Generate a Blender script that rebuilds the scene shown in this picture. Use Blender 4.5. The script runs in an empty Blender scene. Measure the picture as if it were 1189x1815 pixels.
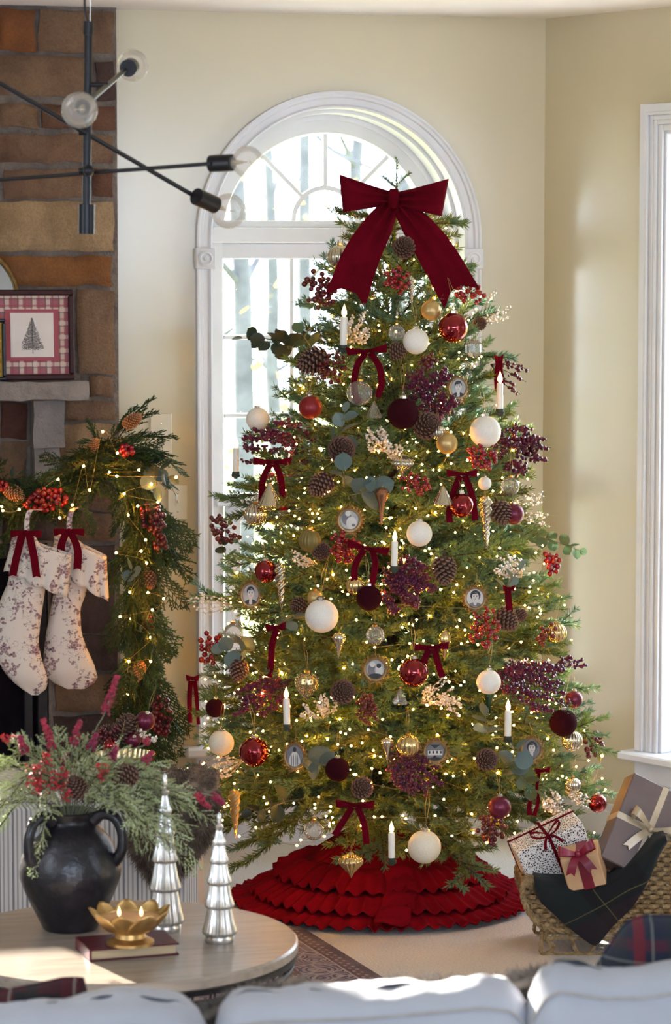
import bpy, math, random
import numpy as np
from mathutils import Vector, Matrix, Euler, noise

# ------------------------------------------------------------------ camera, world, light
sc = bpy.context.scene
COL = sc.collection
F, CH = 5000.0, 1.87
TH = math.atan(427.0 / F)
CT, ST = math.cos(TH), math.sin(TH)
cam = bpy.data.cameras.new('camera')
cam.sensor_fit = 'VERTICAL'; cam.sensor_height = 36.0; cam.lens = 36.0 * F / 1815.0
cam.clip_start = 0.05; cam.clip_end = 200
cam.dof.use_dof = True; cam.dof.focus_distance = 8.0; cam.dof.aperture_fstop = 6.0
camo = bpy.data.objects.new('camera', cam); COL.objects.link(camo)
camo.location = (0, 0, CH); camo.rotation_euler = (math.pi / 2 - TH, 0, 0)
sc.camera = camo
sc.view_settings.view_transform = 'Standard'; sc.view_settings.look = 'None'
sc.view_settings.gamma = 1.0; sc.view_settings.use_curve_mapping = False
sc.view_settings.exposure = 0.0
try:
    sc.cycles.use_denoising = True
    sc.cycles.max_bounces = 8; sc.cycles.transparent_max_bounces = 16
    sc.cycles.sample_clamp_indirect = 6.0
    sc.cycles.caustics_reflective = False; sc.cycles.caustics_refractive = False
except Exception:
    pass
world = bpy.data.worlds.new('sky'); sc.world = world; world.use_nodes = True
wb = world.node_tree.nodes['Background']
wb.inputs[0].default_value = (0.72, 0.83, 1.0, 1); wb.inputs[1].default_value = 12.0

def lamp(name, kind, loc, rot, energy, col, **kw):
    l = bpy.data.lights.new(name, kind); l.energy = energy; l.color = col
    for k, v in kw.items(): setattr(l, k, v)
    o = bpy.data.objects.new(name, l); COL.objects.link(o)
    o.location = loc; o.rotation_euler = rot
    return o
def aim(o, target):
    o.rotation_euler = (Vector(target) - o.location).to_track_quat('-Z', 'Y').to_euler()
SUN_TO = Vector((-.54, .84, .286))
s = lamp('sun', 'SUN', (6, 12, 6), (0, 0, 0), 42.0, (1.0, 0.92, 0.80), angle=0.009)
s.rotation_euler = SUN_TO.to_track_quat('Z', 'Y').to_euler()
# area lamps for unseen daylight behind and right; the left one is added fill
a = lamp('daylight_behind', 'AREA', (0.3, -1.8, 1.9), (0, 0, 0), 400, (0.62, 0.76, 1.0), shape='RECTANGLE', size=3.6, size_y=1.6)
aim(a, (0.2, 9, 1.5))
a = lamp('daylight_right', 'AREA', (2.35, 5.6, 1.6), (0, 0, 0), 44, (0.72, 0.82, 1.0), shape='RECTANGLE', size=1.8, size_y=1.8)
aim(a, (-0.6, 8.2, 1.3))
a = lamp('fill_left', 'AREA', (-2.7, 4.6, 1.7), (0, 0, 0), 42, (0.74, 0.84, 1.0), shape='RECTANGLE', size=1.6, size_y=1.6)
aim(a, (1.0, 9.0, 1.6))

# ------------------------------------------------------------------ helpers
R = random.Random(7)
def ray(x, y):
    u, v = (x - 594.5) / F, (y - 907.5) / F
    return Vector((u, CT - v * ST, -ST - v * CT))
EYE = Vector((0, 0, CH))
def at(x, y, D):                      # the point of the room seen at a pixel, D metres in front of the camera
    d = ray(x, y); return EYE + d * (D / d.y)
def on_plane(x, y, p0, n):
    d = ray(x, y); n = Vector(n); return EYE + d * ((Vector(p0) - EYE).dot(n) / d.dot(n))
def on_z(x, y, z=0.0):
    return on_plane(x, y, (0, 0, z), (0, 0, 1))
def px(D): return D / F               # metres per pixel at distance D

def lin(h):
    if not isinstance(h, str): return tuple(h) + (1,)
    h = h.lstrip('#'); o = []
    for i in (0, 2, 4):
        c = int(h[i:i + 2], 16) / 255
        o.append(c / 12.92 if c <= .04045 else ((c + .055) / 1.055) ** 2.4)
    return tuple(o) + (1,)

class NT:
    def __init__(s, m): s.t = m.node_tree; s.n = s.t.nodes; s.l = s.t.links
    def new(s, t, **kw):
        n = s.n.new(t)
        for k, v in kw.items(): setattr(n, k, v)
        return n
    def link(s, a, b): s.l.new(a, b)
    def math(s, op, a, b=None, c=None):
        n = s.new('ShaderNodeMath', operation=op)
        for i, v in enumerate((a, b, c)):
            if v is None: continue
            if isinstance(v, (int, float)): n.inputs[i].default_value = v
            else: s.link(v, n.inputs[i])
        return n.outputs[0]
    def mix(s, f, a, b):
        n = s.new('ShaderNodeMix', data_type='RGBA')
        for i, v in ((0, f), (6, a), (7, b)):
            if isinstance(v, (int, float)): n.inputs[i].default_value = v
            elif isinstance(v, (tuple, str)): n.inputs[i].default_value = lin(v) if isinstance(v, str) else v
            else: s.link(v, n.inputs[i])
        return n.outputs[2]
    def noise(s, vec, scale, detail=3, rough=.55, dist=0):
        n = s.new('ShaderNodeTexNoise'); n.inputs['Scale'].default_value = scale
        n.inputs['Detail'].default_value = detail; n.inputs['Roughness'].default_value = rough
        n.inputs['Distortion'].default_value = dist
        if vec is not None: s.link(vec, n.inputs['Vector'])
        return n.outputs['Fac']
    def ramp(s, fac, a, b):            # clamped linear a..b -> 0..1
        n = s.new('ShaderNodeMapRange'); n.inputs[1].default_value = a; n.inputs[2].default_value = b
        s.link(fac, n.inputs[0]); return n.outputs[0]

def mat(name, col, rough=.5, metal=0., col2=None, scale=30., bump=0., bscale=None, sheen=0., coat=0., crough=.05, rnd=0., estr=0., emit=None,
        transl=0., detail=3, stretch=None, lo=.35, hi=.65, spec=.5, coord='Object'):
    m = bpy.data.materials.new(name); m.use_nodes = True; t = NT(m)
    b = t.n['Principled BSDF']; out = t.n['Material Output']
    tc = t.new('ShaderNodeTexCoord'); vec = tc.outputs[coord]
    if stretch:
        mp = t.new('ShaderNodeMapping'); mp.inputs['Scale'].default_value = stretch; t.link(vec, mp.inputs[0]); vec = mp.outputs[0]
    base = None
    c2 = col2 or col
    f = t.ramp(t.noise(vec, scale, detail), lo, hi)
    base = t.mix(f, col, c2)
    if rnd:
        oi = t.new('ShaderNodeObjectInfo')
        hsv = t.new('ShaderNodeHueSaturation'); t.link(base, hsv.inputs['Color'])
        t.link(t.math('MULTIPLY_ADD', oi.outputs['Random'], rnd * 2, 1 - rnd), hsv.inputs['Value'])
        t.link(t.math('MULTIPLY_ADD', oi.outputs['Random'], rnd * .12, .5 - rnd * .06), hsv.inputs['Hue'])
        base = hsv.outputs[0]
    t.link(base, b.inputs['Base Color'])
    b.inputs['Roughness'].default_value = rough; b.inputs['Metallic'].default_value = metal
    b.inputs['Specular IOR Level'].default_value = spec
    if sheen: b.inputs['Sheen Weight'].default_value = sheen; b.inputs['Sheen Roughness'].default_value = .35
    if sheen: b.inputs['Sheen Tint'].default_value = lin(c2)
    if coat: b.inputs['Coat Weight'].default_value = coat; b.inputs['Coat Roughness'].default_value = crough
    if estr: b.inputs['Emission Color'].default_value = lin(emit or col); b.inputs['Emission Strength'].default_value = estr
    if bump:
        bn = t.new('ShaderNodeBump'); bn.inputs['Strength'].default_value = bump; bn.inputs['Distance'].default_value = .01
        t.link(t.noise(vec, bscale or scale, 4), bn.inputs['Height']); t.link(bn.outputs[0], b.inputs['Normal'])
    if transl:
        tr = t.new('ShaderNodeBsdfTranslucent'); t.link(base, tr.inputs[0])
        mx = t.new('ShaderNodeMixShader'); mx.inputs[0].default_value = transl
        t.link(b.outputs[0], mx.inputs[1]); t.link(tr.outputs[0], mx.inputs[2]); t.link(mx.outputs[0], out.inputs[0])
    return m

def glass_mat(name, tint='#ffffff', refl=1.0, rough=.02, milky=0., milk='#ffffff'):
    m = bpy.data.materials.new(name); m.use_nodes = True; t = NT(m)
    t.n.remove(t.n['Principled BSDF']); out = t.n['Material Output']
    tr = t.new('ShaderNodeBsdfTransparent'); tr.inputs[0].default_value = lin(tint)
    gl = t.new('ShaderNodeBsdfGlossy'); gl.inputs['Roughness'].default_value = rough
    lw = t.new('ShaderNodeFresnel'); lw.inputs[0].default_value = 1.5
    tc = t.new('ShaderNodeTexCoord')
    f = t.math('MULTIPLY', lw.outputs[0], refl)
    f = t.math('MULTIPLY', f, t.math('MULTIPLY_ADD', t.noise(tc.outputs['Object'], 60, 2), .3, .85))
    mx = t.new('ShaderNodeMixShader'); t.link(f, mx.inputs[0]); t.link(tr.outputs[0], mx.inputs[1]); t.link(gl.outputs[0], mx.inputs[2])
    last = mx.outputs[0]
    if milky:
        df = t.new('ShaderNodeBsdfDiffuse'); df.inputs[0].default_value = lin(milk)
        m2 = t.new('ShaderNodeMixShader'); m2.inputs[0].default_value = milky
        t.link(last, m2.inputs[1]); t.link(df.outputs[0], m2.inputs[2]); last = m2.outputs[0]
    t.link(last, out.inputs[0])
    return m

def plaid_mat(name, base, stripes, coord='UV', rough=.9, sheen=.3, fuzz=.0, scale=(1, 1, 1), bump=.3):
    """stripes: (axis 0/1, period, offset, width, colour, strength)"""
    m = bpy.data.materials.new(name); m.use_nodes = True; t = NT(m); b = t.n['Principled BSDF']
    tc = t.new('ShaderNodeTexCoord'); mp = t.new('ShaderNodeMapping'); mp.inputs['Scale'].default_value = scale
    t.link(tc.outputs[coord], mp.inputs[0])
    sep = t.new('ShaderNodeSeparateXYZ'); t.link(mp.outputs[0], sep.inputs[0])
    nz = t.noise(mp.outputs[0], 90, 2)
    c = t.mix(nz, base, tuple(x * .75 for x in lin(base)[:3]) + (1,))
    for ax, per, off, w, colr, st in stripes:
        v = t.math('ADD', sep.outputs[ax], off + 100 * per)
        if fuzz: v = t.math('ADD', v, t.math('MULTIPLY', t.math('SUBTRACT', nz, .5), fuzz))
        k = t.math('MODULO', v, per)
        k = t.math('LESS_THAN', k, w)
        c = t.mix(t.math('MULTIPLY', k, st), c, colr)
    t.link(c, b.inputs['Base Color']); b.inputs['Roughness'].default_value = rough
    b.inputs['Sheen Weight'].default_value = sheen
    if bump:
        bn = t.new('ShaderNodeBump'); bn.inputs['Strength'].default_value = bump; bn.inputs['Distance'].default_value = .004
        t.link(t.noise(tc.outputs['Object'], 400, 2), bn.inputs['Height']); t.link(bn.outputs[0], b.inputs['Normal'])
    return m

class MB:
    def __init__(s): s.v = []; s.f = []; s.m = []; s.uv = None
    def add(s, vs, fs, m=0, M=None):
        o = len(s.v)
        if M is not None: vs = [M @ Vector(v) for v in vs]
        s.v += [tuple(v) for v in vs]; s.f += [tuple(i + o for i in f) for f in fs]; s.m += [m] * len(fs)
        return s
    def box(s, c, size, m=0, M=None, bev=0.):
        x, y, z = (k / 2 for k in size); c = Vector(c)
        if not bev:
            vs = [c + Vector((a * x, b * y, d * z)) for a in (-1, 1) for b in (-1, 1) for d in (-1, 1)]
            return s.add(vs, [(0, 1, 3, 2), (4, 6, 7, 5), (0, 4, 5, 1), (2, 3, 7, 6), (0, 2, 6, 4), (1, 5, 7, 3)], m, M)
        bev = min(bev, x * .99, y * .99, z * .99)
        vs = []; idx = {}
        for a in (-1, 1):
            for b in (-1, 1):
                for d in (-1, 1):
                    for ax in range(3):
                        e = [x - bev, y - bev, z - bev]; e[ax] += bev
                        idx[(a, b, d, ax)] = len(vs); vs.append(c + Vector((a * e[0], b * e[1], d * e[2])))
        fs = []
        S = (-1, 1)
        for k in S:
            fs.append([idx[(k, b, d, 0)] for b, d in ((-1, -1), (1, -1), (1, 1), (-1, 1))][::k])
            fs.append([idx[(a, k, d, 1)] for a, d in ((-1, -1), (-1, 1), (1, 1), (1, -1))][::k])
            fs.append([idx[(a, b, k, 2)] for a, b in ((-1, -1), (1, -1), (1, 1), (-1, 1))][::k])
        for a in S:
            for b in S: fs.append([idx[(a, b, -1, 0)], idx[(a, b, 1, 0)], idx[(a, b, 1, 1)], idx[(a, b, -1, 1)]][::a * b])
            for d in S: fs.append([idx[(a, -1, d, 0)], idx[(a, -1, d, 2)], idx[(a, 1, d, 2)], idx[(a, 1, d, 0)]][::a * d])
        for b in S:
            for d in S: fs.append([idx[(-1, b, d, 1)], idx[(1, b, d, 1)], idx[(1, b, d, 2)], idx[(-1, b, d, 2)]][::b * d])
        for a in S:
            for b in S:
                for d in S: fs.append([idx[(a, b, d, k)] for k in (0, 1, 2)][::a * b * d])
        return s.add(vs, fs, m, M)
    def tube(s, pts, r, n=6, m=0, caps=True, closed=False, M=None):
        P = [Vector(p) for p in pts]; k = len(P)
        rr = r if isinstance(r, (list, tuple)) else [r] * k
        vs = []; fs = []; ref = None
        for i in range(k):
            a = P[(i - 1) % k] if (closed or i) else P[i]; b = P[(i + 1) % k] if (closed or i < k - 1) else P[i]
            t = (b - a).normalized() if (b - a).length > 1e-9 else Vector((0, 0, 1))
            if ref is None: ref = t.orthogonal().normalized()
            ref = (ref - t * ref.dot(t)); ref = ref.normalized() if ref.length > 1e-6 else t.orthogonal().normalized()
            q = t.cross(ref)
            for j in range(n):
                an = 2 * math.pi * j / n
                vs.append(P[i] + (ref * math.cos(an) + q * math.sin(an)) * rr[i])
        for i in range(k if closed else k - 1):
            o, p = i * n, ((i + 1) % k) * n
            for j in range(n): fs.append((o + j, o + (j + 1) % n, p + (j + 1) % n, p + j))
        if caps and not closed:
            fs.append(tuple(range(n))[::-1]); fs.append(tuple((k - 1) * n + j for j in range(n)))
        return s.add(vs, fs, m, M)
    def lathe(s, prof, n=24, m=0, M=None, rib=None, twist=0., mats=None):
        vs = []; fs = []; k = len(prof); ms = []
        z0, z1 = prof[0][1], prof[-1][1]
        for i, (r, z) in enumerate(prof):
            tw = twist * (z - z0) / (z1 - z0) if twist else 0
            for j in range(n):
                an = 2 * math.pi * j / n
                rr = r
                if rib: rr = r * (1 + rib[1] * math.cos(rib[0] * an))
                vs.append((rr * math.cos(an + tw), rr * math.sin(an + tw), z))
        for i in range(k - 1):
            for j in range(n):
                fs.append((i * n + j, i * n + (j + 1) % n, (i + 1) * n + (j + 1) % n, (i + 1) * n + j))
        if prof[0][0] > 1e-5: fs.append(tuple(range(n))[::-1])
        if prof[-1][0] > 1e-5: fs.append(tuple((k - 1) * n + j for j in range(n)))
        return s.add(vs, fs, m, M)
    def sphere(s, c, r, n=10, k=7, m=0, sc_=(1, 1, 1)):
        c = Vector(c); vs = [c + Vector((0, 0, -r * sc_[2]))]
        for i in range(1, k):
            a = -math.pi / 2 + math.pi * i / k
            for j in range(n):
                b = 2 * math.pi * j / n
                vs.append(c + Vector((r * sc_[0] * math.cos(a) * math.cos(b), r * sc_[1] * math.cos(a) * math.sin(b), r * sc_[2] * math.sin(a))))
        vs.append(c + Vector((0, 0, r * sc_[2]))); L = len(vs) - 1; fs = []
        for j in range(n):
            fs.append((0, 1 + (j + 1) % n, 1 + j)); o = 1 + (k - 2) * n; fs.append((L, o + j, o + (j + 1) % n))
            for i in range(k - 2):
                p = 1 + i * n; fs.append((p + j, p + (j + 1) % n, p + n + (j + 1) % n, p + n + j))
        return s.add(vs, fs, m)
    def octa(s, c, r, m=0):
        x, y, z = c
        return s.add([(x - r, y, z), (x + r, y, z), (x, y - r, z), (x, y + r, z), (x, y, z - r), (x, y, z + r)],
                     [(4, 2, 1), (4, 1, 3), (4, 3, 0), (4, 0, 2), (5, 1, 2), (5, 3, 1), (5, 0, 3), (5, 2, 0)], m)
    def ribbon(s, pts, wv, th=.001, m=0, notch=0., K=3, crown=0., fold=None):
        """a strip of cloth: centre line PTS, half-width vectors WV"""
        P = [Vector(p) for p in pts]; Wv = [Vector(w) for w in wv]; n = len(P); vs = []
        for side in (0, 1):
            for i in range(n):
                t = (P[min(i + 1, n - 1)] - P[max(i - 1, 0)])
                nn = t.cross(Wv[i]); nn = nn.normalized() if nn.length > 1e-12 else Vector((0, -1, 0))
                for k in range(K):
                    q = -1 + 2 * k / (K - 1)
                    p = P[i] + Wv[i] * q + nn * ((th if side else -th) * .5 + crown * (1 - q * q) + (fold[i] * math.cos(q * 8.2 + .6) if fold else 0))
                    if notch and i == n - 1: p = p - t.normalized() * notch * (1 - abs(q))
                    vs.append(p)
        fs = []; o = n * K
        for i in range(n - 1):
            for k in range(K - 1):
                a = i * K + k
                fs.append((a, a + 1, a + K + 1, a + K)); fs.append((o + a, o + a + K, o + a + K + 1, o + a + 1))
            fs.append((i * K, i * K + K, o + i * K + K, o + i * K)); e = i * K + K - 1
            fs.append((e, o + e, o + e + K, e + K))
        for k in range(K - 1):
            fs.append((k, o + k, o + k + 1, k + 1)); e = (n - 1) * K + k; fs.append((e, e + 1, o + e + 1, o + e))
        return s.add(vs, fs, m)
    def grid(s, G, m=0, closed_u=False, uv=None):
        ny, nx = len(G), len(G[0]); base = len(s.f)
        fs = []
        for i in range(ny - 1):
            for j in range(nx if closed_u else nx - 1):
                fs.append((i * nx + j, i * nx + (j + 1) % nx, (i + 1) * nx + (j + 1) % nx, (i + 1) * nx + j))
        s.add([p for row in G for p in row], fs, m)
        return s
    def mesh(s, name, mats, smooth=True, uvf=None):
        me = bpy.data.meshes.new(name); me.from_pydata(s.v, [], s.f)
        for mm in (mats if isinstance(mats, (list, tuple)) else [mats]): me.materials.append(mm)
        me.polygons.foreach_set('material_index', s.m)
        if smooth:
            me.polygons.foreach_set('use_smooth', [True] * len(s.f))
            if smooth != 'all':
                try: me.set_sharp_from_angle(angle=math.radians(38 if smooth is True else smooth))
                except Exception: pass
        if uvf:
            ul = me.uv_layers.new(name='uv')
            for lp in me.loops: ul.data[lp.index].uv = uvf(s.v[lp.vertex_index])
        me.update(); return me
    def build(s, name, mats, parent=None, smooth=True, uvf=None, **kw):
        return obj(name, s.mesh(name, mats, smooth, uvf), parent, **kw)

def obj(name, me, parent=None, loc=None, rot=None, scale=None, kind=None, label=None, M=None):
    o = bpy.data.objects.new(name, me); COL.objects.link(o)
    if parent is not None: o.parent = parent
    if loc is not None: o.location = loc
    if rot is not None: o.rotation_euler = rot
    if scale is not None: o.scale = (scale,) * 3 if isinstance(scale, (int, float)) else scale
    if M is not None: o.matrix_basis = M
    if kind: o['kind'] = kind
    if label: o['label'] = label
    return o
def tag(o, label, cat, group=None, kind=None):
    o['label'] = label; o['category'] = cat
    if group: o['group'] = group
    if kind: o['kind'] = kind
    return o
def thing(name, label, cat, loc=(0, 0, 0), group=None, rot=None, scale=None):
    o = bpy.data.objects.new(name, None); COL.objects.link(o); o.location = loc; o.empty_display_size = .05
    if rot is not None: o.rotation_euler = rot
    if scale is not None: o.scale = (scale,) * 3
    return tag(o, label, cat, group)
def struct(name, mb, mats, parent=None, smooth=False, label=None):
    o = mb.build(name, mats, parent, smooth)
    if parent is None: o['kind'] = 'structure'; o['category'] = name.split('_')[0]; o['label'] = label
    return o
def lerp(a, b, t): return a + (b - a) * t
def curve(pts, n):                    # Catmull-Rom through PTS
    P = [Vector(p) for p in pts]; P = [P[0] * 2 - P[1]] + P + [P[-1] * 2 - P[-2]]; out = []
    segs = len(P) - 3
    for i in range(n):
        t = i / (n - 1) * segs; k = min(int(t), segs - 1); u = t - k
        a, b, c, d = P[k:k + 4]
        out.append(.5 * ((2 * b) + (c - a) * u + (2 * a - 5 * b + 4 * c - d) * u * u + (3 * b - a - 3 * c + d) * u ** 3))
    return out
def interp(tab, y):
    if y <= tab[0][0]: return tab[0][1:]
    for p, q in zip(tab, tab[1:]):
        if y <= q[0]:
            t = (y - p[0]) / (q[0] - p[0]); return tuple(lerp(a, b, t) for a, b in zip(p[1:], q[1:]))
    return tab[-1][1:]

# ------------------------------------------------------------------ materials
WALLP = mat('wall_paint', '#c9be9f', .2, col2='#c6bb9c', scale=3, bump=.01, bscale=180, spec=1.0, coat=1.0, crough=.16)
CEILP = mat('ceiling_paint', '#f3eeea', .8, col2='#eae3db', scale=2, bump=.05, bscale=160)
TRIM = mat('white_trim_paint', '#dcdde2', .4, col2='#d4d5da', scale=6)
GLASS = glass_mat('window_glass', refl=.35)
BLACK = mat('black_metal', '#17161a', .38, .35, col2='#211f24', scale=40)
IRON = mat('firebox_black', '#0c080e', .85, col2='#120d15', scale=20, spec=.1)
VELVET = mat('burgundy_velvet', '#640417', .95, col2='#560313', scale=14, sheen=.05, bump=.1, bscale=500, spec=.08)
VELVET2 = mat('skirt_velvet', '#860718', .95, col2='#6f0514', scale=8, sheen=.05, bump=.15, bscale=300, spec=.08)
BARK = mat('bark', '#4a3826', .9, col2='#2f2418', scale=60, bump=.4)
NEEDLE = mat('spruce_needles', '#727d30', .5, col2='#5f8266', scale=5, rnd=.32, transl=.3, spec=.3, lo=.4, hi=.6)
CEDAR = mat('cedar_leaves', '#39481f', .6, col2='#43562f', scale=14, rnd=.3, transl=.2, spec=.3)
CEDARV = mat('pale_cedar_leaves', '#b0b87c', .6, col2='#c4cca6', scale=16, rnd=.2, transl=.25, spec=.3)
CONE = mat('pinecone_scale', '#3b241d', .75, col2='#54372b', scale=70, rnd=.15, bump=.3)
CONET = mat('pinecone_tip', '#6b4c3d', .8, col2='#8a6a58', scale=90)
CONEO = mat('orange_pinecone_scale', '#8a4f25', .7, col2='#a5673a', scale=70, rnd=.1)
CONEOT = mat('orange_pinecone_tip', '#b98352', .8, col2='#c99a6c', scale=90)
REDB = mat('red_berry', '#a00a18', .25, col2='#800612', scale=40, coat=.4, rnd=.15)
REDB2 = mat('dark_red_berry', '#6c0614', .28, col2='#520510', scale=40, coat=.3, rnd=.15)
PLUMB = mat('burgundy_berry', '#66082c', .28, col2='#3c0730', scale=60, coat=.25, lo=.3, hi=.7)
PEARL = mat('pearl_berry', '#f7f2ea', .2, .25, col2='#e9dcc6', scale=60, coat=.5)
TWIG = mat('dark_twig', '#2b1a1c', .8, col2='#3c2526', scale=80)
TWIGW = mat('silver_twig', '#c9bda6', .5, .3, col2='#b3a58c', scale=80)
SILVER = mat('silver_cap', '#d8d4cc', .25, .9, col2='#c2bdb2', scale=50)
GOLD = mat('gold_metal', '#c79a52', .28, 1, col2='#b0813c', scale=30)
THREAD = mat('gold_thread', '#c9b070', .5, .4, col2='#b89a58', scale=60)
WHITEM = mat('matte_white_ornament', '#efe9e0', .6, col2='#e6dfd4', scale=12, sheen=.1)
WHITEG = mat('cream_ornament', '#eadfc9', .55, col2='#e0d3ba', scale=12)
REDG = mat('red_mercury_glass', '#8e0c17', .08, .75, col2='#7c0a14', scale=14, coat=.6)
REDM = mat('matte_red_ornament', '#8c1a1f', .4, .3, col2='#7c1519', scale=14)
PLUMG = mat('plum_satin_ornament', '#6d1f3a', .32, .45, col2='#5e1830', scale=14)
VELB = mat('burgundy_flocked', '#2e0710', .95, col2='#380a14', scale=120, spec=.1, sheen=.2, bump=.4, bscale=600)
GOLDB = mat('champagne_gold_ornament', '#c9ab74', .38, .6, col2='#b99860', scale=40)
OLIVEG = mat('olive_gold_ornament', '#8a7a45', .5, .35, col2='#6f6235', scale=60)
MERC = mat('mercury_glass', '#d9d2c2', .16, .85, col2='#b3a68c', scale=45, lo=.3, hi=.7)
MERCG = mat('gold_mercury_glass', '#d8bf8a', .18, .8, col2='#c0a065', scale=45, lo=.3, hi=.7)
COPPER = mat('copper_glass', '#b58363', .2, .8, col2='#9c6a4c', scale=40)
GREENG = mat('green_glass', '#2e4a2a', .15, .5, col2='#243c22', scale=30, coat=.5)
CLEAR = glass_mat('clear_ornament_glass', tint='#fdfbf5', refl=.9, milky=.12, milk='#e8e2d6')
EUC = mat('eucalyptus_leaf', '#647a7c', .55, col2='#5a6f6a', scale=14, rnd=.25, transl=.15)
EUCG = mat('green_eucalyptus_leaf', '#55694a', .5, col2='#49603f', scale=14, rnd=.25, transl=.2)
EUCD = mat('dark_eucalyptus_leaf', '#34402f', .5, col2='#2c3830', scale=14, rnd=.25, transl=.15)
STEM = mat('green_stem', '#7a7a5a', .6, col2='#66684a', scale=50)
WAX = mat('white_wax', '#f3efe6', .45, col2='#ece6da', scale=30)
FLAME = mat('lit_flame', '#ffdca0', .4, estr=5.0, emit='#ffd28a')
BULB = mat('fairy_bulb', '#ffd890', .4, estr=210.0, emit='#ffac42')
PHOTO = [mat('print_%s' % n, c, .55, col2=c2, scale=40) for n, c, c2 in
         (('grey', '#9d9a98', '#bab7b3'), ('dark', '#232226', '#302f33'), ('pale', '#d9d3cc', '#cbc5bf'), ('mid', '#6c696a', '#7c7879'))]
WREATH = mat('antique_gold_wreath', '#a8895c', .4, .6, col2='#7c6340', scale=60)
# ------------------------------------------------------------------ the room
PHI = math.atan(0.2309); CP, SP = math.cos(PHI), math.sin(PHI)
WN = Vector((SP, -CP, 0)); WD = Vector((CP, SP, 0)); WO = Vector((0, 9.2, 0))
def wall(u, z, out=0.):               # back wall: metres along it, height, metres into the room
    return WO + WD * u + WN * out + Vector((0, 0, z))
def M_wall(u, z, out=0.):             # local x along the wall, -y into the room, z up
    return Matrix.Translation(wall(u, z, out)) @ Matrix(((CP, -SP, 0, 0), (SP, CP, 0, 0), (0, 0, 1, 0), (0, 0, 0, 1)))
ZC = 2.695
UC = 0.707 / 1.0                       # back wall's right-hand end
CORNER = wall(UC, 0)
RD = Vector((.643, -.766, 0)).normalized(); RN = Vector((-.766, -.643, 0)).normalized()
def rwall(s_, z, out=0.): return CORNER + RD * s_ + RN * out + Vector((0, 0, z))
# back wall with the arched opening
WU, WR, WZA, WZS = 0.012, 0.420, 1.976, 0.33
NA = 40
def arch(r, n=NA): return [(WU + r * math.cos(math.pi * (1 - i / n)), WZA + r * math.sin(math.pi * (1 - i / n))) for i in range(n + 1)]
w = MB()
inner = arch(WR)
UL = -3.05
def quad(mb, pts, m=0): mb.add(pts, [tuple(range(len(pts)))], m)
HU0, HU1, HZ0, HZ1 = -2.95, -2.377, 1.34, 2.30      # small window added left of the fireplace, unseen, to throw the sun patch
for u0, u1, z0, z1 in ((UL, HU0, 0, ZC), (HU1, WU - WR, 0, ZC), (HU0, HU1, 0, HZ0), (HU0, HU1, HZ1, ZC)): quad(w, [wall(u0, z0), wall(u1, z0), wall(u1, z1), wall(u0, z1)])
quad(w, [wall(WU + WR, 0), wall(UC, 0), wall(UC, ZC), wall(WU + WR, ZC)])
quad(w, [wall(WU - WR, 0), wall(WU + WR, 0), wall(WU + WR, WZS), wall(WU - WR, WZS)])
for (u0, z0), (u1, z1) in zip(inner, inner[1:]):
    quad(w, [wall(u0, z0), wall(u1, z1), wall(u1, ZC), wall(u0, ZC)])
T = .26
for u0, u1, z0, z1 in ((UL, HU0, 0, ZC), (HU1, WU - WR, 0, ZC), (HU0, HU1, 0, HZ0), (HU0, HU1, HZ1, ZC)): quad(w, [wall(u0, z0, -T), wall(u0, z1, -T), wall(u1, z1, -T), wall(u1, z0, -T)])
quad(w, [wall(WU + WR, 0, -T), wall(WU + WR, ZC, -T), wall(UC + .25, ZC, -T), wall(UC + .25, 0, -T)])
for (u0, z0), (u1, z1) in zip(inner, inner[1:]):
    quad(w, [wall(u0, z0, -T), wall(u0, ZC, -T), wall(u1, ZC, -T), wall(u1, z1, -T)])
quad(w, [wall(WU - WR, 0, -T), wall(WU - WR, WZS, -T), wall(WU + WR, WZS, -T), wall(WU + WR, 0, -T)])
struct('wall_back', w, WALLP, label='beige back wall around the arched window behind the tree')
# right wall (bay facet) with window opening
S0, S1, RZ0, RZ1 = .54, 1.33, .33, 2.31
w = MB()
SE = 1.62
for o_, fl in ((0, 1), (-.2, -1)):
    for s0, s1, z0, z1 in ((0, S0, 0, ZC), (S1, SE, 0, ZC), (S0, S1, 0, RZ0), (S0, S1, RZ1, ZC)):
        quad(w, [rwall(s0, z0, o_), rwall(s1, z0, o_), rwall(s1, z1, o_), rwall(s0, z1, o_)][::fl])
PR = rwall(SE, 0)
struct('wall_right', w, WALLP, label='beige right bay wall holding the tall sunlit window')
def slab(name, p, q, label, th=.2, z1=ZC):
    p, q = Vector(p), Vector(q); n = (q - p).cross(Vector((0, 0, 1))).normalized() * th; m = MB()
    vs = [p, q, q + n, p + n]; m.add([v + Vector((0, 0, 0)) for v in vs] + [v + Vector((0, 0, z1)) for v in vs],
        [(3, 2, 1, 0), (4, 5, 6, 7), (0, 1, 5, 4), (1, 2, 6, 5), (2, 3, 7, 6), (3, 0, 4, 7)])
    struct(name, m, WALLP, label=label)
slab('wall_bay', PR, (2.5, 7.3, 0), 'beige bay wall beyond the right edge of the view')
slab('wall_side', (2.5, 7.3, 0), (2.5, -2, 0), 'beige side wall to the right of the sofa')
lw_ = wall(UL, 0)
slab('wall_left', (lw_.x, -2, 0), (lw_.x, lw_.y + .3, 0), 'beige wall to the left beyond the fireplace')
slab('wall_behind', (2.5, -2, 0), (lw_.x, -2, 0), 'unseen beige wall added behind the photographer to keep out sky light')  # closes the unseen back of the room, added to cut sky light
m = MB(); m.box((-.3, 4.2, ZC + .05), (6.2, 13.0, .1)); struct('ceiling', m, CEILP, label='plain white ceiling')

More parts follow.
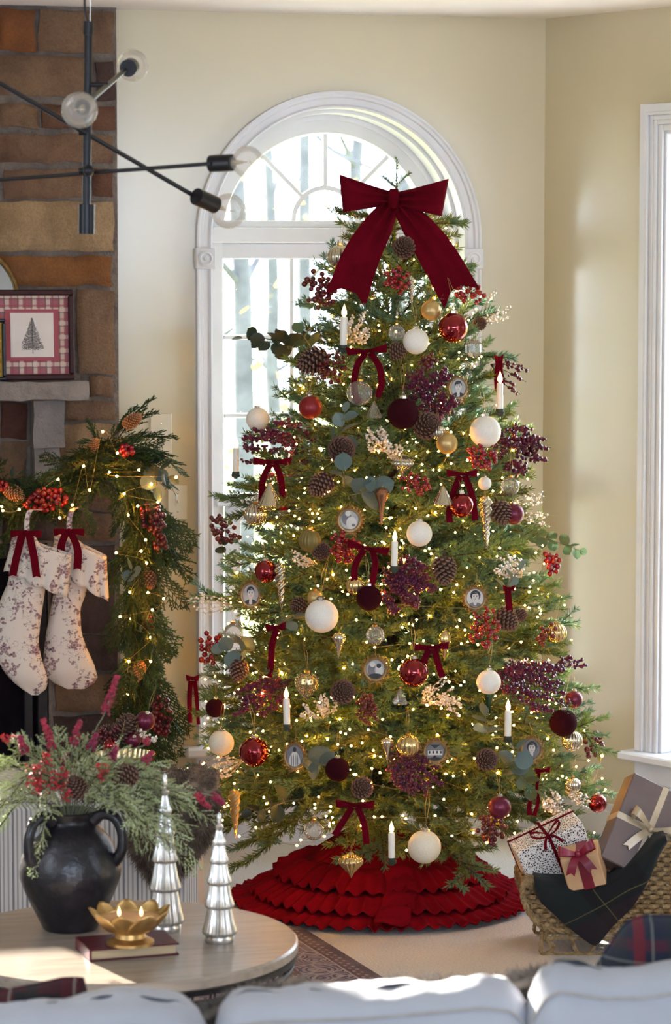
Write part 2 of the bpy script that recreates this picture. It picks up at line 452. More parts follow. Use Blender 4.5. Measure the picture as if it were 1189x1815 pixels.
# carpet: cream loop pile
CARPET = mat('cream_loop_carpet', '#ddd8d4', .95, col2='#c4beb9', scale=160, bump=.7, bscale=170, lo=.3, hi=.7)
m = MB(); m.box((-.3, 4.2, -.03), (6.2, 13.0, .06)); struct('floor', m, CARPET, label='cream looped carpet floor')

# trims: baseboard of the back wall and right wall
m = MB()
for o_, z0, z1 in ((.014, 0, .11), (.008, .11, .135)):
    quad(m, [wall(UL, z0, o_), wall(UC, z0, o_), wall(UC, z1, o_), wall(UL, z1, o_)])
    quad(m, [wall(UL, z1, o_), wall(UC, z1, o_), wall(UC, z1, 0), wall(UL, z1, 0)])
struct('baseboard_back', m, TRIM, label='white baseboard along the back wall')
m = MB()
for o_, z0, z1 in ((.014, 0, .11), (.008, .11, .135)):
    quad(m, [rwall(0, z0, o_), rwall(SE, z0, o_), rwall(SE, z1, o_), rwall(0, z1, o_)])
    quad(m, [rwall(0, z1, o_), rwall(SE, z1, o_), rwall(SE, z1, 0), rwall(0, z1, 0)])
struct('baseboard_right', m, TRIM, label='white baseboard under the right window')

# ---- window_1 : arched window
def wthing(name, label):
    o = thing(name, label, 'window'); o['kind'] = 'structure'; return o
W1 = wthing('window_1', 'tall white arched window behind the Christmas tree')
def band(prof, r_of, closed=False):
    """sweep a section (dr, out) along legs + arch of radius base"""
    mb = MB(); G = []
    path = [(WU - WR, WZS, -1, 0)] + [(WU, WZA, math.cos(math.pi * (1 - i / NA)), math.sin(math.pi * (1 - i / NA))) for i in range(NA + 1)] + [(WU + WR, WZS, 1, 0)]
    for dr, out in prof:
        row = []
        for k, (u, z, c, s_) in enumerate(path):
            if k in (0, len(path) - 1): row.append(wall(WU + c * (WR + dr), WZS, out))
            else: row.append(wall(u + c * (WR + dr), z + s_ * (WR + dr), out))
        G.append(row)
    mb.grid(G[::-1]); return mb
prof = [(0, 0), (0, .012), (.006, .016), (.012, .010), (.03, .013), (.034, .02), (.042, .022), (.047, .028), (.053, .028), (.055, 0)]
band(prof, None).build('casing', TRIM, W1, smooth=30)
band([(0, 0), (0, -.07), (-.012, -.07), (-.012, -.2), (0, -.26)], None).build('jamb', TRIM, W1, smooth=30)
band([(-.012, -.165), (-.03, -.165), (-.03, -.178), (-.07, -.185), (-.076, -.205), (-.076, -.23), (-.012, -.23)], None).build('sash_frame', TRIM, W1, smooth=30)
GR = WR - .076
def wbox(u0, u1, z0, z1, o0, o1, name, parent=W1, m_=TRIM, bev=.003):
    mb = MB(); mb.box((0, 0, 0), (u1 - u0, abs(o1 - o0), z1 - z0), bev=bev)
    return mb.build(name, m_, parent, M=M_wall((u0 + u1) / 2, (z0 + z1) / 2, (o0 + o1) / 2))
def zat(y, out=-.2):
    p = on_plane(578, y, wall(0, 0, out), WN); return p.z
# rosette blocks
for sgn in (-1, 1):
    u = WU + sgn * (WR + .026); z0, z1 = zat(477, .02), zat(440, .02)
    b = wbox(u - .033, u + .033, z0, z1, 0, .034, 'rosette_block')
    mb = MB(); mb.lathe([(.024, 0), (.024, .004), (.018, .006), (.014, .002), (.009, .002), (.006, .006), (0, .007)], 20)
    mb.build('rosette', TRIM, b, M=Matrix.Translation((0, -.017, 0)) @ Matrix.Rotation(math.pi / 2, 4, 'X'))
# transom, rails, muntins
zt0, zt1 = zat(407), zat(391)
wbox(WU - GR - .03, WU + GR + .03, zat(404), zt1, -.185, -.235, 'arch_rail')
wbox(WU - GR - .05, WU + GR + .05, zat(431), zat(404), -.15, -.24, 'transom')
wbox(WU - GR - .03, WU + GR + .03, zat(459), zat(431), -.185, -.235, 'top_rail')
zm0, zm1 = zat(893), zat(872)
wbox(WU - GR - .03, WU + GR + .03, zm0, zm1, -.17, -.235, 'meeting_rail')
for k in (0,):
    wbox(WU - GR - .0, WU - GR + .05, WZS, zm0, -.165, -.2, 'lower_stile'); wbox(WU + GR - .05, WU + GR, WZS, zm0, -.165, -.2, 'lower_stile')
    wbox(WU - GR, WU + GR, zm0 - .05, zm0, -.165, -.2, 'lower_rail'); wbox(WU - GR, WU + GR, WZS, WZS + .08, -.165, -.2, 'lower_rail')
lb = wbox(WU - .14, WU - .09, zm1, zm1 + .014, -.165, -.19, 'sash_lock')
for q in (-1 / 3, 1 / 3):
    wbox(WU + q * GR - .008, WU + q * GR + .008, zm1, zat(459), -.2, -.222, 'muntin')
    wbox(WU + q * GR - .008, WU + q * GR + .008, WZS + .08, zm0 - .05, -.178, -.195, 'muntin')
for y in (597, 735):
    wbox(WU - GR, WU + GR, zat(y) - .008, zat(y) + .008, -.2, -.222, 'muntin')
for y in (1030, 1160):
    wbox(WU - GR + .05, WU + GR - .05, zat(y) - .008, zat(y) + .008, -.178, -.195, 'muntin')
HUB = .112
def flatarc(r0, r1, a0, a1, n, o0, o1):
    mb = MB(); G = []
    for rr, oo in ((r0, o0), (r1, o0), (r1, o1), (r0, o1), (r0, o0)):
        G.append([wall(WU + rr * math.cos(lerp(a0, a1, i / n)), zt1 + rr * math.sin(lerp(a0, a1, i / n)), oo) for i in range(n + 1)])
    mb.grid(G); return mb
flatarc(HUB - .012, HUB + .004, 0, math.pi, 24, -.2, -.222).build('muntin', TRIM, W1, smooth=30)
for aa in (45, 90, 135):
    c, s_ = math.cos(math.radians(aa)), math.sin(math.radians(aa)); L0, L1 = HUB, GR + .03
    mb = MB(); mb.box((0, 0, (L0 + L1) / 2), (.016, .022, L1 - L0), bev=.003)
    mb.build('muntin', TRIM, W1, M=M_wall(WU, zt1, -.211) @ Matrix.Rotation(math.radians(90 - aa), 4, 'Y'))
# panes
def pane(pts, parent=W1):
    mb = MB(); n = len(pts); mb.add(pts, [tuple(range(n))]); mb.build('pane', GLASS, parent, smooth=False)
for k in range(4):
    a0, a1 = math.radians(45 * k), math.radians(45 * k + 45)
    o_ = -.214
    pts = [wall(WU + (GR + .02) * math.cos(lerp(a0, a1, i / 8)), zt1 + (GR + .02) * math.sin(lerp(a0, a1, i / 8)), o_) for i in range(9)]
    pts += [wall(WU + HUB * math.cos(lerp(a1, a0, i / 4)), zt1 + HUB * math.sin(lerp(a1, a0, i / 4)), o_) for i in range(5)]
    pane(pts)
pane([wall(WU + HUB * math.cos(math.pi * i / 12), zt1 + HUB * math.sin(math.pi * i / 12), -.214) for i in range(13)])
us = [WU - GR, WU - GR / 3, WU + GR / 3, WU + GR]
for zs, o_ in (([zm1, zat(735), zat(597), zat(459)], -.214), ([WZS + .08, zat(1160), zat(1030), zm0 - .05], -.188)):
    for u0, u1 in zip(us, us[1:]):
        for z0, z1 in zip(zs, zs[1:]): pane([wall(u0, z0, o_), wall(u1, z0, o_), wall(u1, z1, o_), wall(u0, z1, o_)])
mb = MB(); mb.box((0, 0, 0), (2 * WR + .2, .30, .03), bev=.006); mb.build('sill', TRIM, W1, M=M_wall(WU, WZS - .015, -.08))
mb = MB(); mb.box((0, 0, 0), (2 * WR + .12, .02, .07), bev=.004); mb.build('apron', TRIM, W1, M=M_wall(WU, WZS - .065, .011))

W3 = wthing('added_window', 'small white window added left of the fireplace, unseen, to let in the sun')  # added out of view; passes the sun onto the coffee table
for nm, u0, u1, z0, z1 in (('frame', HU0 - .07, HU0, HZ0 - .07, HZ1 + .07), ('frame', HU1, HU1 + .07, HZ0 - .07, HZ1 + .07), ('frame', HU0, HU1, HZ1, HZ1 + .07), ('frame', HU0, HU1, HZ0 - .07, HZ0)): wbox(u0, u1, z0, z1, 0, .02, nm, W3)
pane([wall(HU0, HZ0, -.12), wall(HU1, HZ0, -.12), wall(HU1, HZ1, -.12), wall(HU0, HZ1, -.12)], W3)

# ---- window_2 : right bay window
W2 = wthing('window_2', 'tall white window with sunlit sill in the right bay wall')
MR = Matrix(((RD.x, -RN.x, 0, 0), (RD.y, -RN.y, 0, 0), (0, 0, 1, 0), (0, 0, 0, 1)))
def rbox(s0, s1, z0, z1, o0, o1, name, m_=TRIM, bev=.003):
    mb = MB(); mb.box((0, 0, 0), (s1 - s0, abs(o1 - o0), z1 - z0), bev=bev)
    return mb.build(name, m_, W2, M=Matrix.Translation(rwall((s0 + s1) / 2, (z0 + z1) / 2, (o0 + o1) / 2)) @ MR)
cs = [(0, .014), (.02, .010), (.034, .016), (.05, .018), (.06, .026), (.085, .026)]
for (d0, o0), (d1, o1) in zip(cs, cs[1:]):
    rbox(S0 - d1, S0 - d0, RZ0, RZ1 + d1, 0, o1, 'casing', bev=.002); rbox(S1 + d0, S1 + d1, RZ0, RZ1 + d1, 0, o1, 'casing', bev=.002)
    rbox(S0 - d0, S1 + d0, RZ1 + d0, RZ1 + d1, 0, o1, 'head_casing', bev=.002)
rbox(S0 - .002, S0 + .012, RZ0, RZ1, .002, -.2, 'jamb'); rbox(S1 - .012, S1 + .002, RZ0, RZ1, .002, -.2, 'jamb')
rbox(S0, S1, RZ1 - .012, RZ1 + .002, .002, -.2, 'head_jamb')
a0, a1 = S0 + .012, S1 - .012
rbox(a0, a0 + .045, RZ0, RZ1, -.115, -.16, 'stile'); rbox(a1 - .045, a1, RZ0, RZ1, -.115, -.16, 'stile')
rbox(a0, a1, RZ1 - .06, RZ1 - .012, -.115, -.16, 'rail'); rbox(a0, a1, RZ0, RZ0 + .075, -.115, -.16, 'rail')
rbox(a0, a1, 1.29, 1.34, -.115, -.16, 'meeting_rail'); rbox(a0 + .06, a0 + .1, RZ0 + .075, RZ0 + .095, -.1, -.12, 'sash_lift')
for q in (): rbox(lerp(a0, a1, q) - .008, lerp(a0, a1, q) + .008, RZ0 + .07, RZ1 - .06, -.13, -.15, 'muntin')
for z in (): rbox(a0 + .04, a1 - .04, z - .008, z + .008, -.13, -.15, 'muntin')
for k in range(1):
    for z0, z1 in zip((RZ0 + .07, 1.32), (1.32, RZ1 - .06)):
        s0, s1 = a0, a1
        pane([rwall(s0, z0, -.14), rwall(s1, z0, -.14), rwall(s1, z1, -.14), rwall(s0, z1, -.14)], W2)
rbox(S0 - .12, S1 + .12, RZ0 - .028, RZ0, .07, -.2, 'sill', bev=.006)
rbox(S0 - .09, S1 + .09, RZ0 - .1, RZ0 - .028, 0, .02, 'apron')
rbox(S0 - .09, S1 + .09, RZ0 - .122, RZ0 - .1, 0, .028, 'apron_moulding')

# ---- outside
LAWN = mat('autumn_lawn', '#a8ad5c', .95, col2='#8f9a4a', scale=1.5, bump=.4, bscale=30)
m = MB(); m.box((4, 34, -.65), (90, 49, .1)); o = struct('lawn', m, LAWN, label='sunlit autumn lawn outside the windows'); o['category'] = 'lawn'
TRK = mat('pale_bark', '#3c3d40', .9, col2='#56575a', scale=4, bump=.6, bscale=20)
LEAFY = mat('yellow_leaves', '#c9b04a', .7, col2='#b4923a', scale=4, transl=.3)
tr = random.Random(3)
spots = [(432, 22, .17, 'slim pale trunk blurred behind the left panes of the arched window'), (486, 38, .2, 'faint far trunk blurred beside the left muntin of the arched window'), (545, 27, .15, 'pale tree blurred behind the middle panes of the arched window'),
         (622, 52, .4, 'broad pale tree blurred right of the arched window centre bar'), (705, 34, .2, 'faint tree blurred behind the velvet tree-top bow'), (352, 44, .2, 'pale garden tree hidden half behind the left window casing')]
for i, (x, D, r, lab) in enumerate(spots):
    p = at(x, 700, D); t = thing('bare_tree', lab, 'tree', (p.x, p.y, -.62), 'bare trees outside the arched window')
    lean = tr.uniform(-.3, .3); Hh = tr.uniform(6, 8)
    pts = [(lean * (k / 6) ** 2 + tr.uniform(-.04, .04), 0, Hh * k / 6) for k in range(7)]
    MB().tube(pts, [r * .5 * (1.1 - .7 * k / 6) for k in range(7)], 10).build('trunk', TRK, t)
    for b in range(9):
        k = tr.randint(1, 5); q = Vector(pts[k]); aa = tr.uniform(0, 6.28); L = tr.uniform(.7, 1.5)
        e = [q + Vector((math.cos(aa) * L * u, math.sin(aa) * L * u, L * .7 * u + tr.uniform(-.1, .1))) for u in (0, .3, .65, 1)]
        MB().tube(e, [r * .2, r * .15, r * .09, r * .03], 5).build('branch', TRK, t)
    if i % 2 == 0:
        mb = MB()
        for b in range(160):
            c = Vector((tr.gauss(0, .9), tr.gauss(0, .9), tr.uniform(.6, Hh))); d = [Vector((tr.uniform(-1, 1), tr.uniform(-1, 1), tr.uniform(-1, 1))) * .06 for _ in range(2)]
            mb.add([c, c + d[0], c + d[0] + d[1], c + d[1]], [(0, 1, 2, 3)])
        mb.build('leaves', LEAFY, t, smooth=False, kind='stuff')
# porch lantern beyond the right window
p = at(1190, 400, 9.45)
WICK2 = mat('woven_cane', '#8d7a58', .8, col2='#6f5d40', scale=90, bump=.5)
t = thing('hanging_lantern', 'white capped woven lantern hanging outside the right window', 'lantern', p)
MB().lathe([(0, .085), (.02, .08), (.022, .05), (.034, .045), (.034, .02), (.026, .018)], 24).build('cap', TRIM, t)
MB().lathe([(.024, .018), (.028, .012), (.028, .004), (.024, 0)], 24).build('band', BLACK, t)
mb = MB()
for k in range(7): mb.tube([(.03 * math.sin(.5 + k * .36) * math.cos(j / 16 * 6.283), .03 * math.sin(.5 + k * .36) * math.sin(j / 16 * 6.283), -.008 - k * .009) for j in range(16)], .0045, 6, closed=True)
mb.build('woven_shade', WICK2, t)
MB().tube([(0, 0, .08), (0, 0, 1.2)], .003, 5).build('cord', BLACK, t)

# ------------------------------------------------------------------ chimney breast
CP0 = at(210, 480, 8.95); CU0 = (CP0 - WO).dot(WD); COUT = (CP0 - WO).dot(WN)
def chim(x, y, out=0.): return on_plane(x, y, CP0 + WN * out, WN)
def cz(y): return chim(120, y).z
def cu(x): return (chim(x, 600) - WO).dot(WD)
CHM = thing('chimney_breast', 'fieldstone chimney breast with grey mortar around the fireplace', 'fireplace'); CHM['kind'] = 'structure'
MORT = mat('grey_mortar', '#80746a', .95, col2='#665b54', scale=14, bump=1, bscale=60)
mort_in = .012
ub = -2.26
fb_u, fb_z = cu(82), cz(962)          # firebox opening's right edge and top
mb = MB()
o_ = COUT - mort_in
for u0, u1, z0, z1 in ((ub, CU0, fb_z, ZC), (fb_u, CU0, 0, fb_z)):
    quad(mb, [wall(u0, z0, o_), wall(u1, z0, o_), wall(u1, z1, o_), wall(u0, z1, o_)])
quad(mb, [wall(CU0, 0, o_), wall(CU0, 0, 0), wall(CU0, ZC, 0), wall(CU0, ZC, o_)])
quad(mb, [wall(fb_u, 0, o_), wall(fb_u, fb_z, o_), wall(fb_u, fb_z, o_ - .06), wall(fb_u, 0, o_ - .06)])
quad(mb, [wall(ub, fb_z, o_), wall(ub, fb_z, o_ - .06), wall(fb_u, fb_z, o_ - .06), wall(fb_u, fb_z, o_)])
mb.build('mortar', MORT, CHM, smooth=False)
def stone_mat(n, a, b, c):
    m = mat('stone_' + n, a, .95, col2=b, scale=7, bump=0, rnd=.14, lo=.3, hi=.7, detail=8, spec=.2); t = NT(m); bs = t.n['Principled BSDF']; tc = t.new('ShaderNodeTexCoord'); O = tc.outputs['Object']
    src = bs.inputs['Base Color'].links[0].from_socket; big = t.ramp(t.noise(O, 4.5, 5, .65, .8), .42, .72); grit = t.ramp(t.noise(O, 130, 4, .7), .35, .75)
    c1 = t.mix(t.math('MULTIPLY', big, .75), src, c); c1 = t.mix(t.math('MULTIPLY', grit, .35), c1, '#3d2e28'); t.link(c1, bs.inputs['Base Color'])
    bn = t.new('ShaderNodeBump'); bn.inputs['Strength'].default_value = 1; bn.inputs['Distance'].default_value = .012
    t.link(t.math('ADD', t.noise(O, 22, 8, .7), t.math('MULTIPLY', t.noise(O, 110, 5, .7), .35)), bn.inputs['Height']); t.link(bn.outputs[0], bs.inputs['Normal']); return m
STN = {k: stone_mat(k, *v) for k, v in dict(orange=('#9c6636', '#825334', '#6a4834'), brown=('#866750', '#6b5344', '#97795c'), tan=('#b09070', '#967759', '#82684f'),
       red=('#6d4638', '#54382f', '#7a5a44'), dark=('#54403a', '#413330', '#65504a'), grey=('#756a64', '#615853', '#857a72')).items()}
SR = random.Random(11)
def stone(x0, y0, x1, y1, kind, out=0.0, parent=CHM, name='stone', M_=None):
    u0, u1, z0, z1 = cu(x0), cu(x1), cz(y1), cz(y0); nx, nz = 9, 5
    seed = Vector((SR.uniform(0, 99), SR.uniform(0, 99), 0)); G = []
    depth = SR.uniform(.008, .02) + out
    for j in range(-1, nz + 2):
        row = []
        for i in range(-1, nx + 2):
            a, b = min(max(i, 0), nx) / nx, min(max(j, 0), nz) / nz
            u, z = lerp(u0, u1, a), lerp(z0, z1, b)
            edge = i in (-1, nx + 1) or j in (-1, nz + 1)
            ed = min(a, 1 - a) * (u1 - u0), min(b, 1 - b) * (z1 - z0)
            rim = min(1, min(ed) / .012)
            nn = noise.noise(Vector((u * 9, z * 9, 0)) + seed) * .016 + noise.noise(Vector((u * 26, z * 26, 3)) + seed) * .009
            u += noise.noise(Vector((z * 14, 0, 7)) + seed) * .011 * (1 if a in (0, 1) else 0); z += noise.noise(Vector((u * 14, 5, 7)) + seed) * .011 * (1 if b in (0, 1) else 0)
            d = -mort_in - .006 if edge else (depth * (.35 + .65 * rim) - .004 + nn)
            row.append(wall(u, z, COUT + d))
        G.append(row)
    mb = MB(); mb.grid(G); mb.build(name, M_ or STN[kind], parent, smooth=50)
ST_ = [(2, 18, 66, 92, 'orange'), (75, 18, 206, 92, 'brown'), (1, 101, 166, 172, 'brown'), (174, 107, 206, 176, 'dark'), (0, 186, 70, 227, 'brown'), (76, 186, 205, 228, 'red'),
       (1, 239, 203, 288, 'brown'), (10, 299, 160, 350, 'brown'), (167, 299, 201, 348, 'red'), (2, 359, 205, 446, 'tan'), (0, 455, 199, 508, 'orange'), (137, 515, 203, 664, 'brown'),
       (4, 515, 130, 590, 'brown'), (4, 598, 130, 664, 'tan'), (158, 669, 200, 706, 'brown'), (106, 712, 202, 745, 'brown'), (106, 752, 203, 842, 'tan'), (0, 712, 46, 776, 'red'), (0, 784, 46, 852, 'brown'),
       (52, 715, 98, 850, 'grey'), (0, 858, 96, 905, 'dark'), (104, 850, 200, 905, 'brown'), (2, 912, 92, 958, 'dark'), (100, 912, 204, 962, 'brown'), (90, 970, 204, 1040, 'dark'), (90, 1048, 203, 1120, 'dark'),
       (90, 1128, 204, 1190, 'dark'), (92, 1198, 203, 1262, 'brown'), (90, 1270, 204, 1340, 'dark'), (90, 1348, 204, 1420, 'brown'), (92, 1428, 204, 1492, 'dark')]
for s_ in ST_: stone(*s_)
# the courses go on to the left, out of the frame
for y0, y1 in ((18, 92), (101, 176), (186, 228), (239, 288), (299, 350), (359, 446), (455, 508), (515, 590), (598, 664), (712, 776), (784, 852), (858, 905), (912, 958)):
    x = -8
    while x > -430:
        wd = SR.uniform(80, 200); stone(x - wd, y0, x - 1, y1, SR.choice(['brown', 'tan', 'red', 'dark', 'orange'])); x -= wd + 8
# firebox: black metal face with frame
mb = MB(); mb.box((0, 0, 0), (1.1, .02, fb_z - .02)); mb.build('firebox_panel', IRON, CHM, M=M_wall(fb_u - .55, (fb_z - .02) / 2, COUT - .055))
for x0, x1 in ((62, 82), (38, 55)):
    u0, u1 = cu(x0), cu(x1); mb = MB(); mb.box((0, 0, 0), (u1 - u0, .03, fb_z), bev=.004); mb.build('firebox_frame', BLACK, CHM, M=M_wall((u0 + u1) / 2, fb_z / 2, COUT - .035))
mb = MB(); mb.box((0, 0, 0), (1.1, .03, .05), bev=.004); mb.build('firebox_frame', BLACK, CHM, M=M_wall(fb_u - .55, fb_z - .025, COUT - .035))
# mantel shelf of grey stone on a corbel
MSTONE = mat('grey_mantel_stone', '#8b827b', .9, col2='#766d69', scale=9, bump=.9, bscale=30)
mz1, mz0 = chim(120, 677, .17).z, chim(120, 709, .17).z
def rough_block(u0, u1, o0, o1, z0, z1, name, m_, n=(14, 5, 3), amp=.004):
    mb = MB(); nx, ny, nz = n
    def pt(a, b, c):
        p = wall(lerp(u0, u1, a), lerp(z0, z1, c), lerp(o0, o1, b)); q = p * 17
        return p + Vector((noise.noise(q), noise.noise(q + Vector((9, 0, 0))), noise.noise(q + Vector((0, 9, 0))))) * amp * 2
    mb.grid([[pt(i / nx, 1, j / nz) for i in range(nx + 1)] for j in range(nz + 1)])
    mb.grid([[pt(i / nx, j / ny, 1) for i in range(nx + 1)] for j in range(ny, -1, -1)])
    mb.grid([[pt(i / nx, j / ny, 0) for i in range(nx + 1)] for j in range(ny + 1)])
    mb.grid([[pt(1, j / ny, i / nz) for j in range(ny, -1, -1)] for i in range(nz + 1)])
    mb.grid([[pt(0, j / ny, i / nz) for j in range(ny + 1)] for i in range(nz + 1)])
    return mb.build(name, m_, CHM, smooth=50)
mu1 = (chim(157, 690, .17) - WO).dot(WD)
rough_block(ub + .2, mu1, COUT - .01, COUT + .17, mz0, mz1, 'mantel_shelf', MSTONE, (36, 5, 3), .004)
rough_block(cu(52), cu(106), COUT - .005, COUT + .10, cz(790), mz0 - .001, 'corbel', MSTONE, (4, 4, 6), .003)
rough_block(cu(55), cu(100), COUT - .005, COUT + .06, cz(850), cz(790), 'corbel', MSTONE, (4, 4, 3), .003)
rough_block(ub + .4, cu(-300), COUT - .005, COUT + .10, cz(790), mz0 - .001, 'corbel', MSTONE, (4, 4, 6), .003)
MZ = mz1 + .005
# ------------------------------------------------------------------ the Christmas tree
TD = 8.33
TX = at(697, 900, TD).x
ZT, ZB = at(703, 288, TD).z, at(700, 1400, TD).z
def rad(z):
    t = (ZT - z) / (ZT - ZB)
    if t <= 0: return .004
    return .625 * min(t, 1.06) ** .62
TREE = thing('christmas_tree', 'tall green artificial spruce with fairy lights standing in front of the arched window', 'Christmas tree', (TX, TD, 0))
TR = random.Random(5)
MB().tube([(0, 0, .0), (0, 0, .5), (0, 0, 1.2), (0, 0, ZT - .16)], [.022, .02, .014, .005], 8).build('trunk', BARK, TREE)
MB().lathe([(.17, 0), (.17, .012), (.05, .03), (.03, .16), (.024, .16)], 16).build('stand', BLACK, TREE)

def needles(mb, p, q, rr, n, L=.022, wd=.0016, m=0, up=Vector((0, 0, 1)), droop=.55):
    ax = (q - p); ln = ax.length; ax = ax / ln; o1 = ax.orthogonal().normalized(); o2 = ax.cross(o1)
    for _ in range(n):
        t = rr.random(); an = rr.uniform(0, 6.2832); rdir = o1 * math.cos(an) + o2 * math.sin(an)
        d = (ax * rr.uniform(.7, 1.0) + rdir * rr.uniform(.6, .85) + up * .10).normalized(); l = L * rr.uniform(.75, 1.15)
        b = p + ax * (t * ln); sd = d.cross(Vector((rr.uniform(-1, 1), rr.uniform(-1, 1), rr.uniform(-1, 1)))).normalized() * wd
        mid = b + d * l * .45
        mb.add((b, mid + sd, b + d * l, mid - sd), [(0, 1, 2, 3)], m)
def twig(mb, rr, p, d, L, r0, lvl):
    n = max(3, int(L / .03)); pts = [p]; q = p.copy(); dd = d.copy()
    for i in range(n):
        dd = (dd + Vector((rr.uniform(-.1, .1), rr.uniform(-.1, .1), rr.uniform(-.1, .06)))).normalized(); q = q + dd * (L / n); pts.append(q.copy())
    mb.tube(pts, [r0 * (1 - .8 * i / n) for i in range(n + 1)], 3, 1, caps=False)
    return pts
def branch_mesh(L, seed):
    rr = random.Random(seed); mb = MB()
    main = twig(mb, rr, Vector((0, 0, 0)), Vector((1, 0, .10)).normalized(), L, .004 + .004 * L, 0); n = len(main) - 1
    for i in range(1, n):
        if i / n > .25: needles(mb, main[i], main[i + 1], rr, 30, .021)
    k = max(4, int(L / .050))
    for j in range(k):
        t = .16 + .8 * (j + rr.random() * .5) / k; i = min(int(t * n), n - 1); p = main[i].lerp(main[i + 1], t * n - i)
        sd = 1 if j % 2 else -1; sl = (.05 + L * .36 * (1 - t) ** .8) * rr.uniform(.8, 1.2)
        d = Vector((rr.uniform(.75, 1.05), sd * rr.uniform(.55, 1.0), rr.uniform(-.25, .45))).normalized()
        pt = twig(mb, rr, p, d, sl, .0028, 1); m_ = len(pt) - 1
        for a in range(m_): needles(mb, pt[a], pt[a + 1], rr, int(1000 * (pt[a + 1] - pt[a]).length) + 2, .022)
        if sl > .085:
            for h in range(int(sl / .065)):
                tt = rr.uniform(.3, .85); a = min(int(tt * m_), m_ - 1); s2 = 1 if h % 2 else -1
                d2 = (d + d.cross(Vector((0, 0, 1))) * s2 * .9 + Vector((0, 0, rr.uniform(-.3, .3)))).normalized()
                p2 = twig(mb, rr, pt[a], d2, rr.uniform(.04, .075), .002, 2)
                for b in range(len(p2) - 1): needles(mb, p2[b], p2[b + 1], rr, int(1000 * (p2[b + 1] - p2[b]).length) + 2, .021)
    return mb.mesh('branch', [NEEDLE, BARK], smooth=False)
CLS = [(.16, 4), (.28, 5), (.42, 5), (.6, 6)]
BM = {L: [branch_mesh(L, 100 * i + k) for k in range(n)] for i, (L, n) in enumerate(CLS)}
def add_branch(z0, az, pitch, L, parent=TREE, roll=None):
    c = min(CLS, key=lambda q: abs(q[0] - L))[0]; s_ = L / c
    M_ = Matrix.Translation((0, 0, z0)) @ Matrix.Rotation(az, 4, 'Z') @ Matrix.Rotation(-pitch, 4, 'Y') @ Matrix.Rotation(TR.uniform(-.4, .4) if roll is None else roll, 4, 'X') @ Matrix.Scale(s_, 4)
    return obj('branch', TR.choice(BM[c]), parent, M=M_)
levels = []
zt = .30
while zt < ZT - .20:
    levels.append(zt); zt += .082 - .012 * (zt / ZT)
nb = 0
for k, zt in enumerate(levels):
    r = rad(zt); f = (zt - .25) / (ZT - .25)
    n = max(4, round(2 * math.pi * r / .225)) + (2 if r > .3 else 1)
    for j in range(n):
        az = 2 * math.pi * (j + .5 * (k % 2) + TR.uniform(-.3, .3)) / n
        rr_ = r * TR.uniform(.84, 1.10)
        pitch = math.radians(lerp(-8, 48, f ** 1.1) + TR.uniform(-9, 9)); L = rr_ / max(.35, math.cos(pitch))
        add_branch(zt - math.sin(pitch) * L * .85, az, pitch, L); nb += 1
# side branches that carry what reaches out beyond the cone
for x, y, dz, dd in ((386, 824, .10, -.03), (398, 880, .10, -.06), (438, 738, .16, -.05), (520, 548, .10, 0), (400, 955, .12, -.10), (334, 1078, .16, -.05), (338, 1196, .10, -.08), (918, 858, .12, -.05), (940, 752, .14, -.02), (895, 610, .16, 0), (1000, 1100, .18, -.05), (1030, 1240, .15, -.1), (598, 380, .12, 0), (812, 392, .10, 0), (822, 470, .12, 0)):
    e = at(x, y, TD + dd) - Vector((TX, TD, 0)); hor = math.hypot(e.x, e.y); z0 = e.z - dz * hor * 1.2
    add_branch(z0, math.atan2(e.y, e.x), math.atan2(e.z - z0, hor), math.hypot(hor, e.z - z0), roll=0)
# past 300 branches: those at the very back, towards the window, are joined into one part
allb = sorted([o for o in TREE.children if o.name.split('.')[0] == 'branch'], key=lambda o: (o.matrix_basis @ Vector((.4, 0, 0))).y)
mb = MB()
for o in allb[296:]:
    me = o.data; mb.add([v.co for v in me.vertices], [tuple(p.vertices) for p in me.polygons], 0, o.matrix_basis); mb.m[-len(me.polygons):] = [p.material_index for p in me.polygons]
    bpy.data.objects.remove(o)
mb.build('branches', [NEEDLE, BARK], TREE, smooth=False, kind='stuff')
# leader
mb = MB(); rr = random.Random(77)
for i in range(8):
    p, q = Vector((0, 0, -.17 + .17 * i / 8)), Vector((0, 0, -.17 + .17 * (i + 1) / 8)); needles(mb, p, q, rr, 14, .013)
for sx, zz in ((1, -.075), (-1, -.085)):
    needles(mb, Vector((0, 0, zz)), Vector((sx * .04, 0, zz + .035)), rr, 40, .012)
    mb.tube([(0, 0, zz), (sx * .042, 0, zz + .036)], .0015, 3, 1)
mb.tube([(0, 0, -.18), (0, 0, 0)], [.004, .0015], 4, 1)
mb.build('leader', [NEEDLE, BARK], TREE, loc=(at(703, 280, TD).x - TX, 0, ZT + .01), smooth=False)
# fairy lights
LT = thing('fairy_lights', 'warm white fairy lights strung all over the spruce', 'string lights', (TX, TD, 0))
pts = []
while len(pts) < 1000:
    z = TR.uniform(.26, ZT - .1)
    if TR.random() > rad(z) / .63 + .05: continue
    fr = TR.uniform(.3, 1.0) ** .5 * 1.04
    az = TR.uniform(-math.pi, 0) if TR.random() < .8 else TR.uniform(0, math.pi)
    r = rad(z) * fr; pts.append(Vector((r * math.cos(az), r * math.sin(az), z + TR.uniform(-.02, .02))))
pts.sort(key=lambda p: (int(p.z / .05), math.atan2(p.y, p.x) * (1 if int(p.z / .05) % 2 else -1)))
mb = MB(); mb.tube(pts, .0007, 3); mb.build('wire', STEM, LT)
order = sorted(range(len(pts)), key=lambda i: pts[i].y)
bm_ = MB().sphere((0, 0, 0), 0.0031, 6, 4).mesh('light_bulb', BULB)
for i in order[:300]: obj('light_bulb', bm_, LT, loc=pts[i])
mb = MB()
